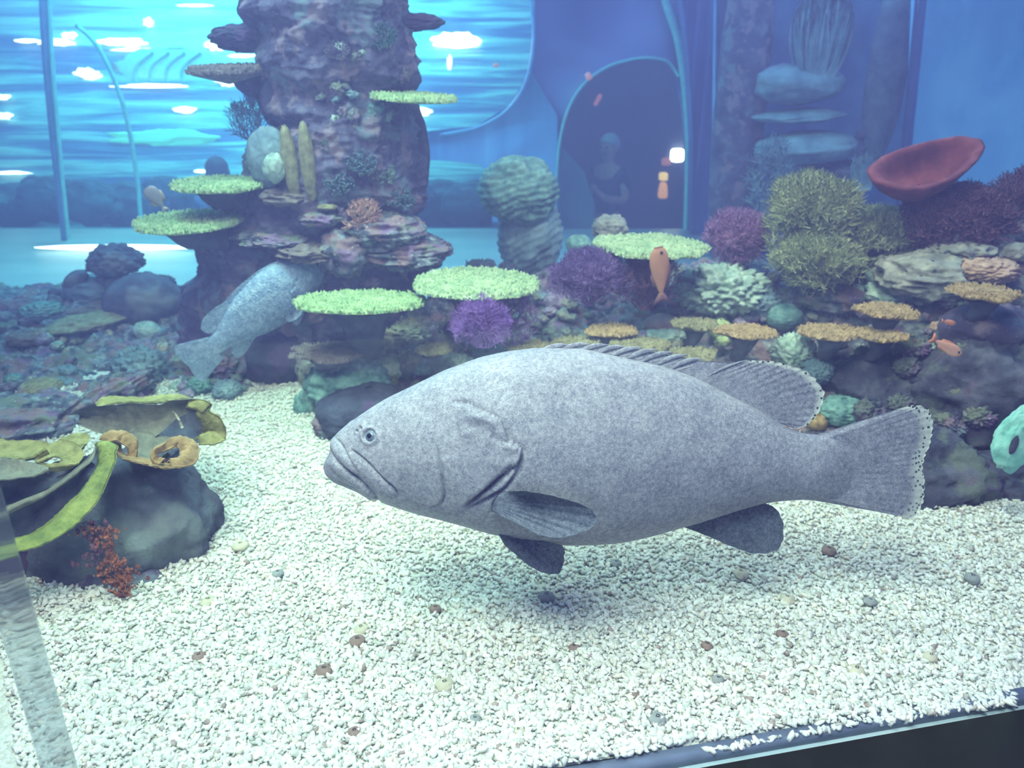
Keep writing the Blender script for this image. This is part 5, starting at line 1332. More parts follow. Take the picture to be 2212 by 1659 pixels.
def scatter(group, region, n, mats, smin, smax, seed, name='coral_lump', off=-.01):
    rs = random.Random(seed); made = 0
    x0, x1, y0, y1 = region
    while made < n:
        x = rs.uniform(x0, x1); y = rs.uniform(y0, y1)
        e, o_, tpy, tY = reef_row(x)
        if y > e - 12 or y < tpy + 6: continue
        s = rs.uniform(smin, smax); mt = rs.choice(mats)
        o = blob(name, 'x', 'coral lump', x, y, s, s * rs.uniform(.6, .9), mt, off=off, group=group, amp=.3, lumps=.5, lfreq=4, rot=rs.uniform(-.4, .4))
        mk = min(MARKS, key=lambda q: math.hypot(q[0] - x, q[1] - y)); dx, dy = x - mk[0], y - mk[1]
        if abs(dx) > 1.2 * abs(dy): dr = 'right of' if dx > 0 else 'left of'
        else: dr = 'below' if dy > 0 else 'above'
        if abs(dx) < 1.9 * abs(dy) and abs(dy) < 1.9 * abs(dx): dr = ('lower ' if dy > 0 else 'upper ') + ('right of' if dx > 0 else 'left of')
        LUMPS.append([o, CNAME[mt], dr, mk[2], s])
        made += 1
def label_lumps():
    from collections import defaultdict
    D_ = defaultdict(list)
    for l in LUMPS: D_[(l[1], l[2], l[3])].append(l)
    for (c_, dr, mk), ls in D_.items():
        ls.sort(key=lambda q: q[4]); n = len(ls)
        ranks = [''] if n == 1 else (['smaller ', 'larger '] if n == 2 else ['smallest ', 'middle-sized ', 'largest '] if n == 3 else ['smallest ', 'second smallest ', 'second largest ', 'largest '][:4] + ['largest '] * (n - 4))
        for l, rk in zip(ls, ranks): l[0]['label'] = f'{rk or "little "}{c_} coral lump {dr} the {mk}'.replace('upper left of', 'up and left of').replace('upper right of', 'up and right of').replace('lower left of', 'down and left of').replace('lower right of', 'down and right of')
scatter('coral lumps on the left reef', (10, 420, 660, 890), 95, ['rock', 'rock_blue', 'mauve', 'pale', 'cream', 'rock_purple', 'teal', 'stone_pale'], 12, 38, 1)
scatter('coral lumps beside the purple bush', (1080, 1300, 640, 740), 46, ['rock', 'rock_blue', 'mauve', 'stone_pale', 'pale', 'teal'], 12, 32, 2)
scatter('coral lumps under the green tables', (650, 980, 690, 930), 40, ['rock', 'rock_blue', 'teal', 'rock_dark', 'mauve', 'cream', 'plate_olive'], 14, 42, 3)
scatter('coral lumps above the spiny fin', (1300, 1700, 600, 760), 56, ['rock', 'rock_blue', 'mauve', 'pale', 'rock_dark', 'lime', 'cream'], 12, 34, 4)
scatter('coral lumps on the right reef', (1720, 2212, 560, 760), 56, ['rock', 'stone_pale', 'mauve', 'pale', 'rock_dark', 'rock_purple', 'peach'], 14, 40, 5)
scatter('coral lumps at the reef foot', (380, 560, 740, 860), 30, ['rock', 'rock_blue', 'teal', 'mauve', 'pale'], 12, 34, 6)
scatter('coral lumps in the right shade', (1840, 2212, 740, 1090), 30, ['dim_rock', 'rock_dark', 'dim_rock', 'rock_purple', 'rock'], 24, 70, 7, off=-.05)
PMARKS = [(664, 350, 'right olive lobe'), (712, 312, 'pale teal bushy coral'), (732, 118, 'grey pink finger coral'), (826, 92, 'green tufted coral'), (722, 62, 'mauve leafy coral'), (785, 362, 'blue green spiky coral'), (836, 385, 'small pale fan coral'), (868, 440, 'grey leafy coral'), (735, 405, 'grey blue finger coral'), (690, 474, 'flat pale ledge'), (786, 468, 'salmon coral'), (860, 209, 'yellowish edge-on plate'), (868, 170, 'dark rock bulge')]
_keep = MARKS[:]; MARKS[:] = PMARKS
for o, mt, x, y, s_ in PLUMPS:
    mk = min(MARKS, key=lambda q: math.hypot(q[0] - x, q[1] - y)); dx, dy = x - mk[0], y - mk[1]
    dr = ('right of' if dx > 0 else 'left of') if abs(dx) > abs(dy) else ('below' if dy > 0 else 'above')
    LUMPS.append([o, CNAME[mt], dr, mk[2] + ' on the pillar', s_])
MARKS[:] = _keep
label_lumps()

# ------------------------------------------------------------------ right recess: rock shelves and dim corals
blob('rock_column', 'dark violet rock column left of the recess', 'rock', 1598, 250, 110, 760, 'rock_purple', Y=5.2, amp=.10, dep=.8)
blob('rock_shelf', 'broad pale blue rock shelf, upper one of the recess', 'rock shelf', 1722, 182, 190, 84, 'rock_blue', Y=5.1, amp=.14)
blob('rock_shelf', 'thin pale blue rock shelf, middle one of the recess', 'rock shelf', 1722, 250, 195, 30, 'rock_blue', Y=5.1, amp=.2, rot=-.05)
blob('rock_shelf', 'broad pale blue rock shelf, lowest one of the recess', 'rock shelf', 1745, 318, 230, 66, 'rock_blue', Y=5.05, amp=.14, rot=-.05)
blob('rock_shelf', 'shaded rock under the lowest shelf of the recess', 'rock shelf', 1790, 372, 190, 60, 'rock_purple', Y=5.1, amp=.2)
blob('rock_column', 'light blue upright rock right of the recess shelves', 'rock', 1918, 150, 84, 420, 'rock_blue', Y=5.0, amp=.08, dep=.8)
fingers('finger_coral', 'dense pale blue finger coral hanging at the top of the recess', 1760, 78, 130, 190, 'rock_blue', Y=4.95, n=80, seed=31, rad=.016)
bush('sea_fan', 'pale blue upright fan coral at the left foot of the recess', 1650, 395, 90, 150, 'rock_blue', Y=4.6, seed=32, n_main=10, thick=.006)
fingers('finger_coral', 'pale blue knobby coral right of the upright fan coral', 1700, 400, 90, 90, 'rock_blue', Y=4.7, n=40, seed=33, rad=.016)
fingers('finger_coral', 'pale blue finger coral under the dark round knob', 1862, 365, 60, 90, 'rock_blue', Y=4.6, n=26, seed=34, rad=.014)
kn = blob('silhouette_knob', 'small dark knob on a stem standing in for a far person', 'knob', 1860, 290, 25, 32, 'rock_dark', Y=4.6, amp=.06)  # added in place of a far visitor's dark silhouette
mk_ = m_per_px(1860, 290, 4.6)
link('stem', blob_mesh('stem', 9 * mk_, 9 * mk_, 24 * mk_, M['rock_dark'], amp=.1, nu=24, nv=16), kn, loc=(4 * mk_, 0, -32 * mk_))


# dim rocks of the far tank
ridge = Acc()
ORD = ['first', 'second', 'third', 'fourth', 'fifth', 'sixth', 'seventh', 'eighth', 'ninth']
k2 = 0
for k in range(15):
    x = -60 + k * 84
    if 510 < x < 850: continue
    side = 'left' if x < 600 else 'right'
    if x > 600 and k2 > 6: k2 = 0
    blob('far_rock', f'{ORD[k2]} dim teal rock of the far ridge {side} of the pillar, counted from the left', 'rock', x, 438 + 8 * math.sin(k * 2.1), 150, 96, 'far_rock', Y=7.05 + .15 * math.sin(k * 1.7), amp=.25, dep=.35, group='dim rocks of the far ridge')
    k2 += 1

# ================================================================== LEAF SPONGES AND BOULDER AT THE LEFT
def sheet(A, B, mat, parent, name='leaf', n=70, m_=18, thick=.007, bow=.0, ripple=.006, rfreq=30, seed=0, jag=.0028):
    """a fleshy sheet between two edges, each a list of (px, py, Y)"""
    a = resample([tuple(P(*p)) for p in A], n); b_ = resample([tuple(P(*p)) for p in B], n)
    t = np.linspace(0, 1, m_)
    L = a[:, None] + (b_ - a)[:, None] * t[None, :, None]
    du = np.gradient(L, axis=0); dv = np.gradient(L, axis=1); N = np.cross(du, dv); N /= np.linalg.norm(N, axis=2)[..., None] + 1e-9
    if N[..., 1].mean() > 0: N = -N
    f = L.reshape(-1, 3)
    rp = ripple * fbm(f, rfreq * .5, 3, seed).reshape(L.shape[:2])
    jg = jag * vnoise(f * 140, seed + 3).reshape(L.shape[:2])
    L = L + N * (bow * np.sin(t * math.pi)[None, :, None] + (rp + jg)[..., None])
    th_ = thick * (.45 + .55 * np.sin(np.clip(t, 0, 1) * math.pi) ** .5)[None, :, None]
    F_ = L + N * th_ / 2; K_ = L - N * th_ / 2
    cnt = n * m_
    V = np.vstack([F_.reshape(-1, 3), K_.reshape(-1, 3)])
    Q1 = grid_faces(n, m_); Q2 = Q1[:, ::-1] + cnt
    rim = [(i, 0) for i in range(n)] + [(n - 1, j) for j in range(1, m_)] + [(i, m_ - 1) for i in range(n - 2, -1, -1)] + [(0, j) for j in range(m_ - 2, 0, -1)]
    r_ = np.array([i * m_ + j for i, j in rim]); r2 = np.roll(r_, -1)
    Q3 = np.stack([r_, r2, r2 + cnt, r_ + cnt], 1)
    base = np.array(parent.location)
    return link(name, mesh_np(name, V - base, np.vstack([Q1, Q2, Q3]), M[mat]), parent)
bc = P(265, 1150, 1.86)
o = blob('boulder', 'large shaded boulder on the gravel under the leaf sponges', 'boulder', 262, 1150, 366, 330, 'boulder_grey', Y=1.86, dep=.85, amp=.22, freq=1.8, ridged=True, worm=.04, seed=7)
blob('boulder', 'shaded rock block at the left border behind the glass joint', 'boulder', 60, 1180, 300, 290, 'rock_dark', Y=1.80, dep=.7, amp=.12, seed=9)
blob('boulder', 'small rock shoulder at the right side of the large boulder', 'boulder', 375, 1070, 110, 110, 'boulder_grey', Y=1.92, amp=.2)
blob('boulder', 'low rock foot of the large boulder on the gravel', 'boulder', 240, 1250, 260, 110, 'rock_purple', Y=1.70, amp=.2, dep=.6)
crust('crust_coral', 'orange red crusty coral running down the front of the large boulder', 246, 1212, 84, 160, 'crust', 1.60, n=380, seed=41, cat='coral', slant=-.18)
crust('crust_coral', 'brown crusty coral left of the orange red one on the boulder', 205, 1175, 66, 110, 'maroon_fan', 1.615, n=160, seed=42, cat='coral')
bush('twig_coral', 'orange twigs at the foot of the large boulder', 262, 1262, 56, 50, 'orange', Y=1.585, seed=43, n_main=7, thick=.0016, gens=4, cat='coral')

# 1 back olive sponge
s1r = empty('leaf_sponge', P(320, 930, 1.98)); tag(s1r, 'wide olive leaf sponge with a hooded right end, farthest of the leaf sponges', 'sponge')
sheet([(148, 896, 2.06), (178, 884, 2.03), (215, 877, 2.0), (262, 874, 1.97), (300, 872, 1.95), (345, 874, 1.94), (372, 865, 1.94), (408, 862, 1.96), (450, 868, 2.0)],
      [(170, 912, 2.05), (205, 930, 2.0), (240, 942, 1.97), (280, 950, 1.93), (320, 950, 1.92), (352, 930, 1.93), (380, 905, 1.95), (410, 892, 1.97), (440, 892, 2.0)], 'leaf_olive', s1r, bow=-.02, seed=1)
sheet([(206, 872, 2.10), (222, 858, 2.14), (246, 856, 2.16), (300, 858, 2.18), (350, 852, 2.2), (380, 852, 2.2), (408, 860, 2.16), (452, 866, 2.10)],
      [(212, 880, 2.06), (245, 872, 2.08), (300, 868, 2.10), (350, 866, 2.10), (385, 862, 2.1), (415, 864, 2.06), (440, 872, 2.02), (450, 880, 2.0)], 'leaf_yellow', s1r, bow=.01, seed=2)
sheet([(408, 862, 1.97), (440, 864, 1.98), (458, 874, 1.98), (452, 886, 1.97), (470, 896, 1.97), (487, 922, 1.97), (488, 950, 1.96), (470, 960, 1.93), (430, 962, 1.90)],
      [(400, 876, 1.97), (420, 882, 1.98), (432, 888, 1.99), (430, 892, 2.0), (434, 905, 2.0), (438, 925, 2.0), (434, 942, 1.98), (428, 948, 1.95), (418, 950, 1.92)], 'leaf_yellow', s1r, bow=.02, seed=3)
sheet([(318, 935, 2.05), (340, 905, 2.10), (375, 890, 2.12), (430, 884, 2.12)], [(322, 952, 2.0), (350, 952, 2.02), (390, 954, 2.02), (432, 956, 2.02)], 'under', s1r, bow=-.02, seed=4)  # dark sheet stands in for the shade below the curl
w_ = bush('white_worm', 'small white curled speck inside the dark hollow of the olive sponge', 397, 912, 18, 24, 'cream', Y=1.9, seed=2, n_main=1, thick=.0022, gens=1, cat='shell piece', fork=-1)
# 2 orange scroll sponge
s2r = empty('leaf_sponge', P(325, 975, 1.82)); tag(s2r, 'orange leaf sponge rolled into two scrolls above the boulder', 'sponge')
sheet([(222, 950, 1.80), (226, 938, 1.80), (244, 932, 1.81), (268, 932, 1.82), (288, 942, 1.82), (298, 960, 1.81), (296, 978, 1.80), (284, 990, 1.79), (272, 984, 1.79)],
      [(232, 956, 1.77), (238, 953, 1.77), (248, 952, 1.77), (260, 955, 1.78), (270, 963, 1.78), (276, 972, 1.78), (277, 979, 1.78), (274, 984, 1.78), (268, 983, 1.78)], 'leaf_orange', s2r, bow=.012, seed=5)
sheet([(236, 950, 1.79), (240, 968, 1.76), (256, 984, 1.74), (285, 995, 1.73), (320, 1003, 1.73), (352, 1009, 1.74), (392, 1010, 1.76)],
      [(262, 958, 1.80), (262, 972, 1.80), (272, 985, 1.79), (296, 988, 1.79), (320, 994, 1.79), (345, 1000, 1.79), (378, 1001, 1.79)], 'leaf_orange', s2r, bow=.004, seed=6)
sheet([(270, 936, 1.90), (300, 932, 1.92), (330, 936, 1.93), (360, 944, 1.92), (385, 950, 1.90)], [(284, 990, 1.80), (300, 992, 1.80), (325, 996, 1.80), (340, 990, 1.80), (360, 976, 1.82)], 'leaf_olive', s2r, bow=-.03, seed=7)
sheet([(342, 1006, 1.75), (326, 992, 1.76), (326, 974, 1.78), (344, 962, 1.80), (366, 950, 1.83), (396, 944, 1.85), (420, 954, 1.84), (431, 974, 1.82), (426, 996, 1.79), (404, 1009, 1.77), (370, 1012, 1.75)],
      [(352, 1002, 1.77), (340, 990, 1.77), (342, 980, 1.78), (354, 976, 1.79), (370, 970, 1.80), (382, 966, 1.81), (388, 972, 1.81), (388, 984, 1.80), (380, 994, 1.79), (370, 999, 1.78), (360, 1001, 1.77)], 'leaf_orange', s2r, bow=.016, seed=8, n=110)
sheet([(340, 980, 1.84), (360, 972, 1.86), (388, 966, 1.86)], [(346, 1000, 1.80), (364, 1002, 1.80), (384, 994, 1.80)], 'under', s2r, n=30, seed=9)  # dark sheet imitates the unlit inside of the scroll
# 3 yellow crumpled sponge at the left border
s3r = empty('leaf_sponge', P(60, 990, 1.75)); tag(s3r, 'yellow olive crumpled leaf sponge at the left border', 'sponge')
sheet([(-80, 950, 1.80), (-20, 948, 1.80), (30, 950, 1.82), (70, 952, 1.83), (100, 958, 1.82), (108, 964, 1.80)],
      [(-80, 985, 1.70), (-20, 990, 1.70), (30, 992, 1.70), (60, 988, 1.72), (85, 978, 1.74), (100, 970, 1.76)], 'leaf_yellow', s3r, bow=.02, seed=11)
sheet([(74, 982, 1.74), (92, 972, 1.77), (108, 958, 1.80), (132, 950, 1.82), (158, 958, 1.82), (176, 972, 1.80), (180, 988, 1.77), (168, 1002, 1.73), (140, 1007, 1.70), (105, 1007, 1.69), (70, 1004, 1.68)],
      [(78, 996, 1.71), (92, 994, 1.72), (105, 990, 1.73), (112, 986, 1.74), (120, 986, 1.74), (128, 988, 1.74), (132, 992, 1.73), (128, 998, 1.72), (118, 1000, 1.71), (100, 1001, 1.70), (80, 1001, 1.69)], 'leaf_yellow', s3r, bow=.012, seed=12, n=110)
sheet([(112, 962, 1.88), (140, 942, 1.92), (165, 936, 1.93), (186, 936, 1.92), (194, 944, 1.90), (190, 956, 1.88)], [(120, 960, 1.85), (145, 958, 1.85), (160, 962, 1.84), (170, 965, 1.84), (172, 968, 1.84), (172, 970, 1.83)], 'leaf_yellow', s3r, bow=.01, seed=13)
sheet([(-80, 984, 1.72), (0, 988, 1.70), (45, 995, 1.68), (80, 1004, 1.67), (105, 1012, 1.66)], [(-80, 1034, 1.62), (0, 1037, 1.62), (40, 1034, 1.62), (75, 1028, 1.62), (104, 1014, 1.63)], 'leaf_olive', s3r, bow=-.008, seed=14)
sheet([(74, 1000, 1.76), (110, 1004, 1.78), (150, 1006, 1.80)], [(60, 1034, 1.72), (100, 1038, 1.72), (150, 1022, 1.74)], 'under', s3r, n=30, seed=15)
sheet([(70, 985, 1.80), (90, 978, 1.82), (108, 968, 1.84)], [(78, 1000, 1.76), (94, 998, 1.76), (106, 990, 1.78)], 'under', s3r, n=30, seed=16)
# 4 big funnel with two long rims
s4r = empty('leaf_sponge', P(120, 1090, 1.66)); tag(s4r, 'large bright green edged funnel sponge curving down to the left border', 'sponge')
sheet([(206, 966, 1.74), (196, 984, 1.71), (172, 1006, 1.68), (140, 1032, 1.65), (100, 1058, 1.62), (50, 1078, 1.6), (0, 1098, 1.58), (-90, 1118, 1.56)],
      [(212, 975, 1.73), (192, 1000, 1.70), (165, 1026, 1.67), (130, 1052, 1.64), (88, 1078, 1.61), (42, 1100, 1.59), (0, 1118, 1.58), (-90, 1140, 1.56)], 'leaf_olive', s4r, bow=.006, seed=17)
sheet([(236, 952, 1.76), (252, 966, 1.73), (247, 1002, 1.70), (232, 1044, 1.66), (206, 1092, 1.62), (170, 1130, 1.59), (120, 1164, 1.56), (68, 1186, 1.54), (15, 1195, 1.53), (-90, 1198, 1.52)],
      [(206, 964, 1.77), (212, 975, 1.76), (208, 1012, 1.74), (186, 1052, 1.70), (152, 1088, 1.67), (116, 1118, 1.64), (78, 1144, 1.61), (40, 1162, 1.59), (5, 1174, 1.58), (-90, 1180, 1.57)], 'leaf_green', s4r, bow=.012, seed=18, n=120)
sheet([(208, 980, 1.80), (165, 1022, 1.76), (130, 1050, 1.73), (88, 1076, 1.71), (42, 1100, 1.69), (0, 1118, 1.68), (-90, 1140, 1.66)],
      [(210, 1008, 1.80), (186, 1052, 1.76), (152, 1088, 1.73), (116, 1118, 1.70), (78, 1144, 1.68), (20, 1168, 1.66), (-90, 1182, 1.64)], 'under', s4r, bow=-.03, seed=19)  # funnel inside, its shade put into the dark sheet colour
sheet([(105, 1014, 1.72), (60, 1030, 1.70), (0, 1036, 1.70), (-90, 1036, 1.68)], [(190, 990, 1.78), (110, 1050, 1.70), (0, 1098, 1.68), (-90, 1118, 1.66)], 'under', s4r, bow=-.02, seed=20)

# ================================================================== OTHER FISH
g2 = copy_tree(grouper)
g2['label'] = 'second grouper, pale blue, swimming away behind the green table coral'
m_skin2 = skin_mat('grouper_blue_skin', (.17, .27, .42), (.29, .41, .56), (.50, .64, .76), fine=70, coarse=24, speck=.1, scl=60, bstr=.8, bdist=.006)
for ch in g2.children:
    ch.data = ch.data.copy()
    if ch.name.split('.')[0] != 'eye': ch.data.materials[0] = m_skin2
    if ch.name.startswith('tail_fin'): ch.scale = (1, 1, 1.4)
g2.location = P(560, 665, 2.93)
# faces right and away from the camera, nose up
Rz = Matrix.Rotation(math.radians(180 - 38 + 0), 3, 'Z')
Rl = Rz @ Matrix.Rotation(math.radians(0), 3, 'Y')
g2.rotation_euler = (math.radians(-14), math.radians(27), math.radians(180 + 33))
g2.scale = (.50, .56, .55)

def little_fish(name, label, loc, length, rot, mats, deep=.42):
    root = empty(name, loc, rot); tag(root, label, 'fish')
    n, k = 40, 28
    u_ = np.linspace(0, 1, n); ph = np.linspace(0, 2 * math.pi, k, endpoint=False)
    hgt = length * deep * np.sin(np.clip(u_, .02, .99) ** .62 * math.pi) ** .9 * .5 * (1 - .18 * u_) + length * .025
    V = np.stack([np.repeat((u_ - .45)[:, None] * length * .8, k, 1), np.sin(ph)[None] * hgt[:, None] * .38, np.cos(ph)[None] * hgt[:, None]], -1).reshape(-1, 3)
    k_ = np.arange(k); k1 = (k_ + 1) % k
    V = np.vstack([V, [-.37 * length, 0, 0], [.45 * length, 0, 0]])
    T = np.vstack([np.stack([np.full(k, n * k), k1, k_], 1), np.stack([np.full(k, n * k + 1), (n - 1) * k + k_, (n - 1) * k + k1], 1)])
    link('body', mesh_np('body', V, [grid_faces(n, k, wrap_v=True), T], mats[0]), root)
    def fl(name_, pts):
        pts = np.array(pts) * length; m2 = len(pts)
        th_ = length * .006
        V = np.vstack([np.stack([pts[:, 0], 0 * pts[:, 0] - th_, pts[:, 1]], 1), np.stack([pts[:, 0], 0 * pts[:, 0] + th_, pts[:, 1]], 1), [[pts[:, 0].mean(), -th_ * 2, pts[:, 1].mean()]], [[pts[:, 0].mean(), th_ * 2, pts[:, 1].mean()]]])
        i = np.arange(m2); i1 = (i + 1) % m2
        link(name_, mesh_np(name_, V, [np.vstack([np.stack([np.full(m2, 2 * m2), i, i1], 1), np.stack([np.full(m2, 2 * m2 + 1), m2 + i1, m2 + i], 1)]), np.stack([i, m2 + i, m2 + i1, i1], 1)], mats[1]), root)
    fl('tail_fin', [(.40, .03), (.50, .10), (.60, .16), (.57, .06), (.55, 0), (.57, -.06), (.60, -.16), (.50, -.10), (.40, -.03)])
    fl('dorsal_fin', [(-.18, deep * .40), (-.05, deep * .62), (.10, deep * .62), (.28, deep * .50), (.33, deep * .22), (.1, deep * .30)])
    fl('anal_fin', [(.02, -deep * .38), (.12, -deep * .58), (.28, -deep * .46), (.33, -deep * .2)])
    for s in (-1, 1):
        V, Q, T = sphere_vf(14, 9)
        link('eye', mesh_np('eye', V * length * .028, [Q, T], m_pup), root, loc=(-.27 * length, s * length * .045, .03 * length))
    return root
m_of = plain('orange_brown_fish', (.52, .24, .13), .6); m_of2 = plain('dark_brown_fin', (.20, .09, .08), .6)
m_gf = plain('grey_fish', (.30, .30, .34), .5); m_gf2 = plain('grey_fish_fin', (.42, .36, .34), .5)
m_sf = plain('salmon_reflection', (.75, .28, .16), .5)
o = P(1425, 580, 2.78); mm_ = m_per_px(1425, 580, 2.78)
little_fish('reef_fish_or_reflection', 'orange brown fish swimming head up in front of the archway table coral', o, 132 * mm_, (0, math.radians(82), math.radians(12)), (m_of, m_of2), deep=.30)
o = P(333, 424, 3.0); mm_ = m_per_px(333, 424, 3.0)
little_fish('reef_fish_or_reflection', 'small grey fish pointing up above the lower left table coral', o, 64 * mm_, (0, math.radians(58), math.radians(10)), (m_gf, m_gf2), deep=.5)
o = P(2050, 752, 2.2); mm_ = m_per_px(2050, 752, 2.2)
little_fish('reef_fish_or_reflection', 'orange red glass reflection above the tail fin, shaped as a fish', o, 84 * mm_, (0, math.radians(-28), math.radians(180)), (plain('orange_reflection', (.9, .45, .32), .4), m_sf), deep=.26)  # orange reflection in the glass, given a fish shape
o = P(2052, 697, 2.25); mm_ = m_per_px(2052, 697, 2.25)
little_fish('reef_fish_or_reflection', 'tiny pink glass reflection above the orange red one, shaped as a fish', o, 34 * mm_, (0, math.radians(-12), math.radians(180)), (m_sf, m_sf), deep=.3)  # second, smaller glass reflection modelled the same way

# ================================================================== PEOPLE IN THE HALL
def person(name, label, loc, height, rotz, skin, top, legs, hair, pose='stand', hat=None):
    root = empty(name, loc, (0, 0, rotz)); tag(root, label, 'person')
    H = height
    def skinned(nm, chains, mat, parent, sub=1):
        verts = []; edges = []; rad = []; idx = {}
        for ch in chains:
            prev = None
            for p in ch:
                key = tuple(round(c, 4) for c in p[:3])
                if key not in idx:
                    idx[key] = len(verts); verts.append(tuple(c * H for c in p[:3])); rad.append(p[3] * H)
                if prev is not None: edges.append((prev, idx[key]))
                prev = idx[key]
        me = bpy.data.meshes.new(nm); me.from_pydata(verts, edges, []); me.materials.append(mat)
        ob = link(nm, me, parent)
        md = ob.modifiers.new('Skin', 'SKIN'); md.use_smooth_shade = True
        for i, r_ in enumerate(rad): me.skin_vertices[0].data[i].radius = (r_, r_ * .8)
        me.skin_vertices[0].data[0].use_root = True
        s_ = ob.modifiers.new('Sub', 'SUBSURF'); s_.levels = sub; s_.render_levels = sub
        return ob
    pel = (0, 0, .53, .075)
    spine = [pel, (0, 0, .60, .070), (0, 0, .70, .082), (0, 0, .79, .070), (0, 0, .835, .034), (0, -.005, .865, .032), (0, -.012, .905, .050), (0, -.012, .945, .054), (0, -.005, .972, .040)]
    chains = [spine]
    for s in (-1, 1):
        chains.append([pel, (s * .055, 0, .48, .058), (s * .060, -.005, .28, .038), (s * .062, .01, .12, .028), (s * .062, .008, .045, .022), (s * .066, -.06, .02, .018)])
        if pose == 'phone' and s > 0:
            arm = [(0, 0, .79, .070), (s * .105, 0, .790, .034), (s * .135, -.02, .64, .027), (s * .09, -.14, .66, .022), (s * .06, -.19, .70, .016)]
            hc, hd = np.array([s * .06, -.19, .70]), np.array([-.1, -.55, .75])
        else:
            arm = [(0, 0, .79, .070), (s * .105, 0, .790, .034), (s * .13, .0, .63, .027), (s * .135, -.03, .50, .020), (s * .135, -.035, .475, .015)]
            hc, hd = np.array([s * .135, -.035, .475]), np.array([0, -.15, -1.0])
        chains.append(arm)
        hd = hd / np.linalg.norm(hd)
        palm = hc + hd * .022; chains.append([tuple(hc) + (.015,), tuple(palm) + (.017,)])
        for f in range(4):
            o_ = np.array([0, (f - 1.5) * .009, 0]) if abs(hd[2]) > .8 else np.array([(f - 1.5) * .009, 0, 0])
            b0 = palm + o_ + hd * .010; b1 = palm + o_ * 1.2 + hd * (.028 - .003 * abs(f - 1)); b2 = b1 + hd * .014 + np.array([0, -.006, 0])
            chains.append([tuple(palm) + (.017,), tuple(b0) + (.0055,), tuple(b1) + (.005,), tuple(b2) + (.0045,)])
        tb = hc + np.array([0, -.016, 0]) + hd * .012; chains.append([tuple(palm) + (.017,), tuple(tb) + (.006,), tuple(tb + hd * .018 + np.array([0, -.008, 0])) + (.005,)])
    body = skinned('body', chains, skin, root, 2)
    # face: nose, ears; eyes as small dark balls, mouth
    for nm, c, r_, mt in (('nose', (0, -.060, .915), (.008, .012, .013), skin), ('mouth', (0, -.052, .893), (.016, .004, .003), M['maroon_fan'])):
        V, Q, T = sphere_vf(12, 8); link(nm, mesh_np(nm, V * np.array(r_) * H, [Q, T], mt), root, loc=Vector(c) * H)
    for s in (-1, 1):
        V, Q, T = sphere_vf(12, 8); link('eye', mesh_np('eye', V * .006 * H, [Q, T], m_pup), root, loc=Vector((s * .018, -.055, .928)) * H)
        V, Q, T = sphere_vf(12, 8); link('ear', mesh_np('ear', V * np.array([.006, .010, .016]) * H, [Q, T], skin), root, loc=Vector((s * .053, -.008, .92)) * H)
    V, Q, T = sphere_vf(28, 18); V = V * np.array([.056, .060, .058]) * H; V[:, 2] = np.maximum(V[:, 2], -.02 * H - V[:, 1] * .6)
    link('hat' if hat else 'hair', mesh_np('hair', V, [Q, T], hat or hair), root, loc=Vector((0, .002, .945)) * H)
    sh = [[(0, 0, .54, .082), (0, 0, .60, .080), (0, 0, .70, .090), (0, 0, .79, .078), (0, 0, .825, .045)]]
    for s in (-1, 1): sh.append([(0, 0, .79, .078), (s * .105, 0, .79, .042), (s * .125, 0, .68, .036)])
    skinned('shirt', sh, top, root, 2)
    tr = []
    for s in (-1, 1): tr.append([(0, 0, .53, .082), (s * .055, 0, .48, .066), (s * .060, -.005, .28, .046), (s * .062, .01, .12, .036), (s * .062, .008, .06, .034)])
    skinned('trousers', tr, legs, root, 2)
    return root
skin_a = plain('skin_tone', (.50, .36, .30), .6); skin_d = plain('skin_dark', (.10, .08, .09), .6)
hz = -1.2
def stand_at(px, py_head, Y):
    top = P(px, py_head, Y); return Vector((top.x, Y, hz)), top.z - hz
l, h = stand_at(465, 338, 6.85)
person('person', 'dark haired visitor seen from behind above the upper left table coral', l, h, math.radians(190), skin_d, plain('blue_shirt', (.07, .12, .28), .7), plain('dark_trousers', (.03, .04, .08), .7), plain('black_hair', (.02, .02, .035), .6))
l, h = stand_at(1318, 288, 8.3)
person('person', 'visitor in dark clothes and pale cap standing in the archway', l, h, math.radians(-40), skin_a, plain('navy_shirt', (.02, .03, .09), .7), plain('navy_trousers', (.02, .025, .06), .7), plain('grey_hair', (.2, .2, .2), .6), pose='phone', hat=plain('pale_cap', (.30, .55, .60), .5))

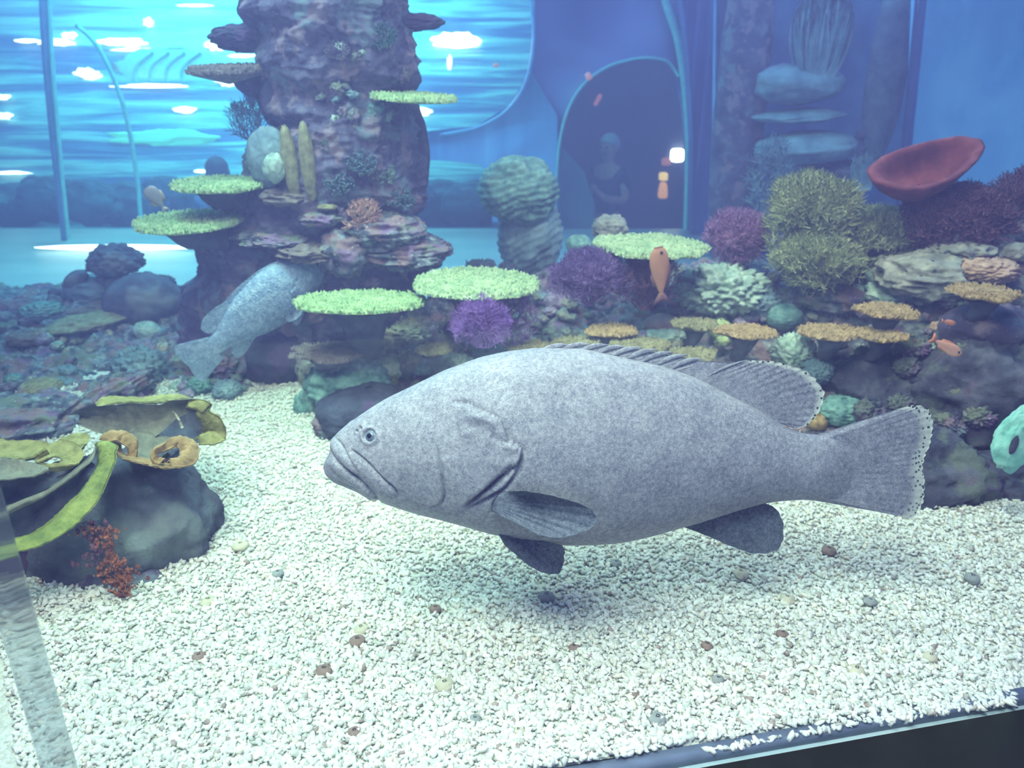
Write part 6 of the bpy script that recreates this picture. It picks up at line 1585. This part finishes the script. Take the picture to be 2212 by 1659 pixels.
# ================================================================== PEBBLES on the gravel
pr_ = random.Random(77)
PEB = [(772, 1386), (1026, 1555), (1120, 1580), (766, 1583), (1551, 1468), (1700, 1295), (1527, 1395), (1331, 1218), (450, 1300), (940, 1316), (600, 1240), (780, 1360), (1240, 1400), (1880, 1300), (2010, 1420), (1370, 1500), (1420, 1555), (1850, 1450), (1690, 1370), (320, 1480), (520, 1180), (1790, 1190), (2100, 1250), (960, 1480), (700, 1450), (1180, 1290), (1600, 1240), (430, 1420)]
mp_ = {'brown': plain('brown_pebble', (.30, .20, .17), .7), 'grey': plain('grey_pebble', (.33, .34, .33), .7), 'buff': plain('buff_pebble', (.62, .56, .42), .7)}
GM = [(1195, 1215, 'pelvic fin'), (1655, 1170, 'anal fin'), (1990, 1090, 'tail fin'), (840, 1085, 'grouper chin'), (430, 1150, 'large boulder'), (250, 1290, 'orange crusty coral'), (130, 1500, 'glass joint'), (2212, 1300, 'right border'), (1400, 1640, 'sealing strip'), (1900, 1560, 'black sill'), (1000, 1659, 'bottom border'), (600, 900, 'corner boulder')]
PL_ = []
for k, (x, y) in enumerate(PEB):
    kd = ['brown', 'grey', 'buff'][k % 3]
    p = G(x, y, .008); s = pr_.uniform(13, 21)
    m__ = m_per_px(x, y, p.y)
    me = blob_mesh('pebble', s * m__, s * m__ * .9, s * m__ * .6, mp_[kd], amp=.2, nu=26, nv=16, seed=k)
    o = link('pebble', me, loc=p, rot=(0, 0, pr_.uniform(0, 6)))
    tag(o, 'x', 'pebble', f'{kd} pebbles in the gravel')
    ds = sorted((math.hypot(q[0] - x, q[1] - y), q) for q in GM)
    q = ds[0][1]; dx, dy = x - q[0], y - q[1]
    dr = ('right of' if dx > 0 else 'left of') if abs(dx) > abs(dy) else ('below' if dy > 0 else 'above')
    PL_.append([o, kd, dr, q[2], ds[0][0]])
from collections import defaultdict
PD = defaultdict(list)
for l in PL_: PD[(l[1], l[2], l[3])].append(l)
for (kd, dr, mk), ls in PD.items():
    ls.sort(key=lambda q: q[4])
    rk = ['small'] if len(ls) == 1 else (['nearer small', 'farther small'] if len(ls) == 2 else ['nearest small', 'middle small', 'farthest small'] + ['farthest small'] * 5)
    for l, r_ in zip(ls, rk): l[0]['label'] = f'{r_} {kd} pebble in the gravel {dr} the {mk}'
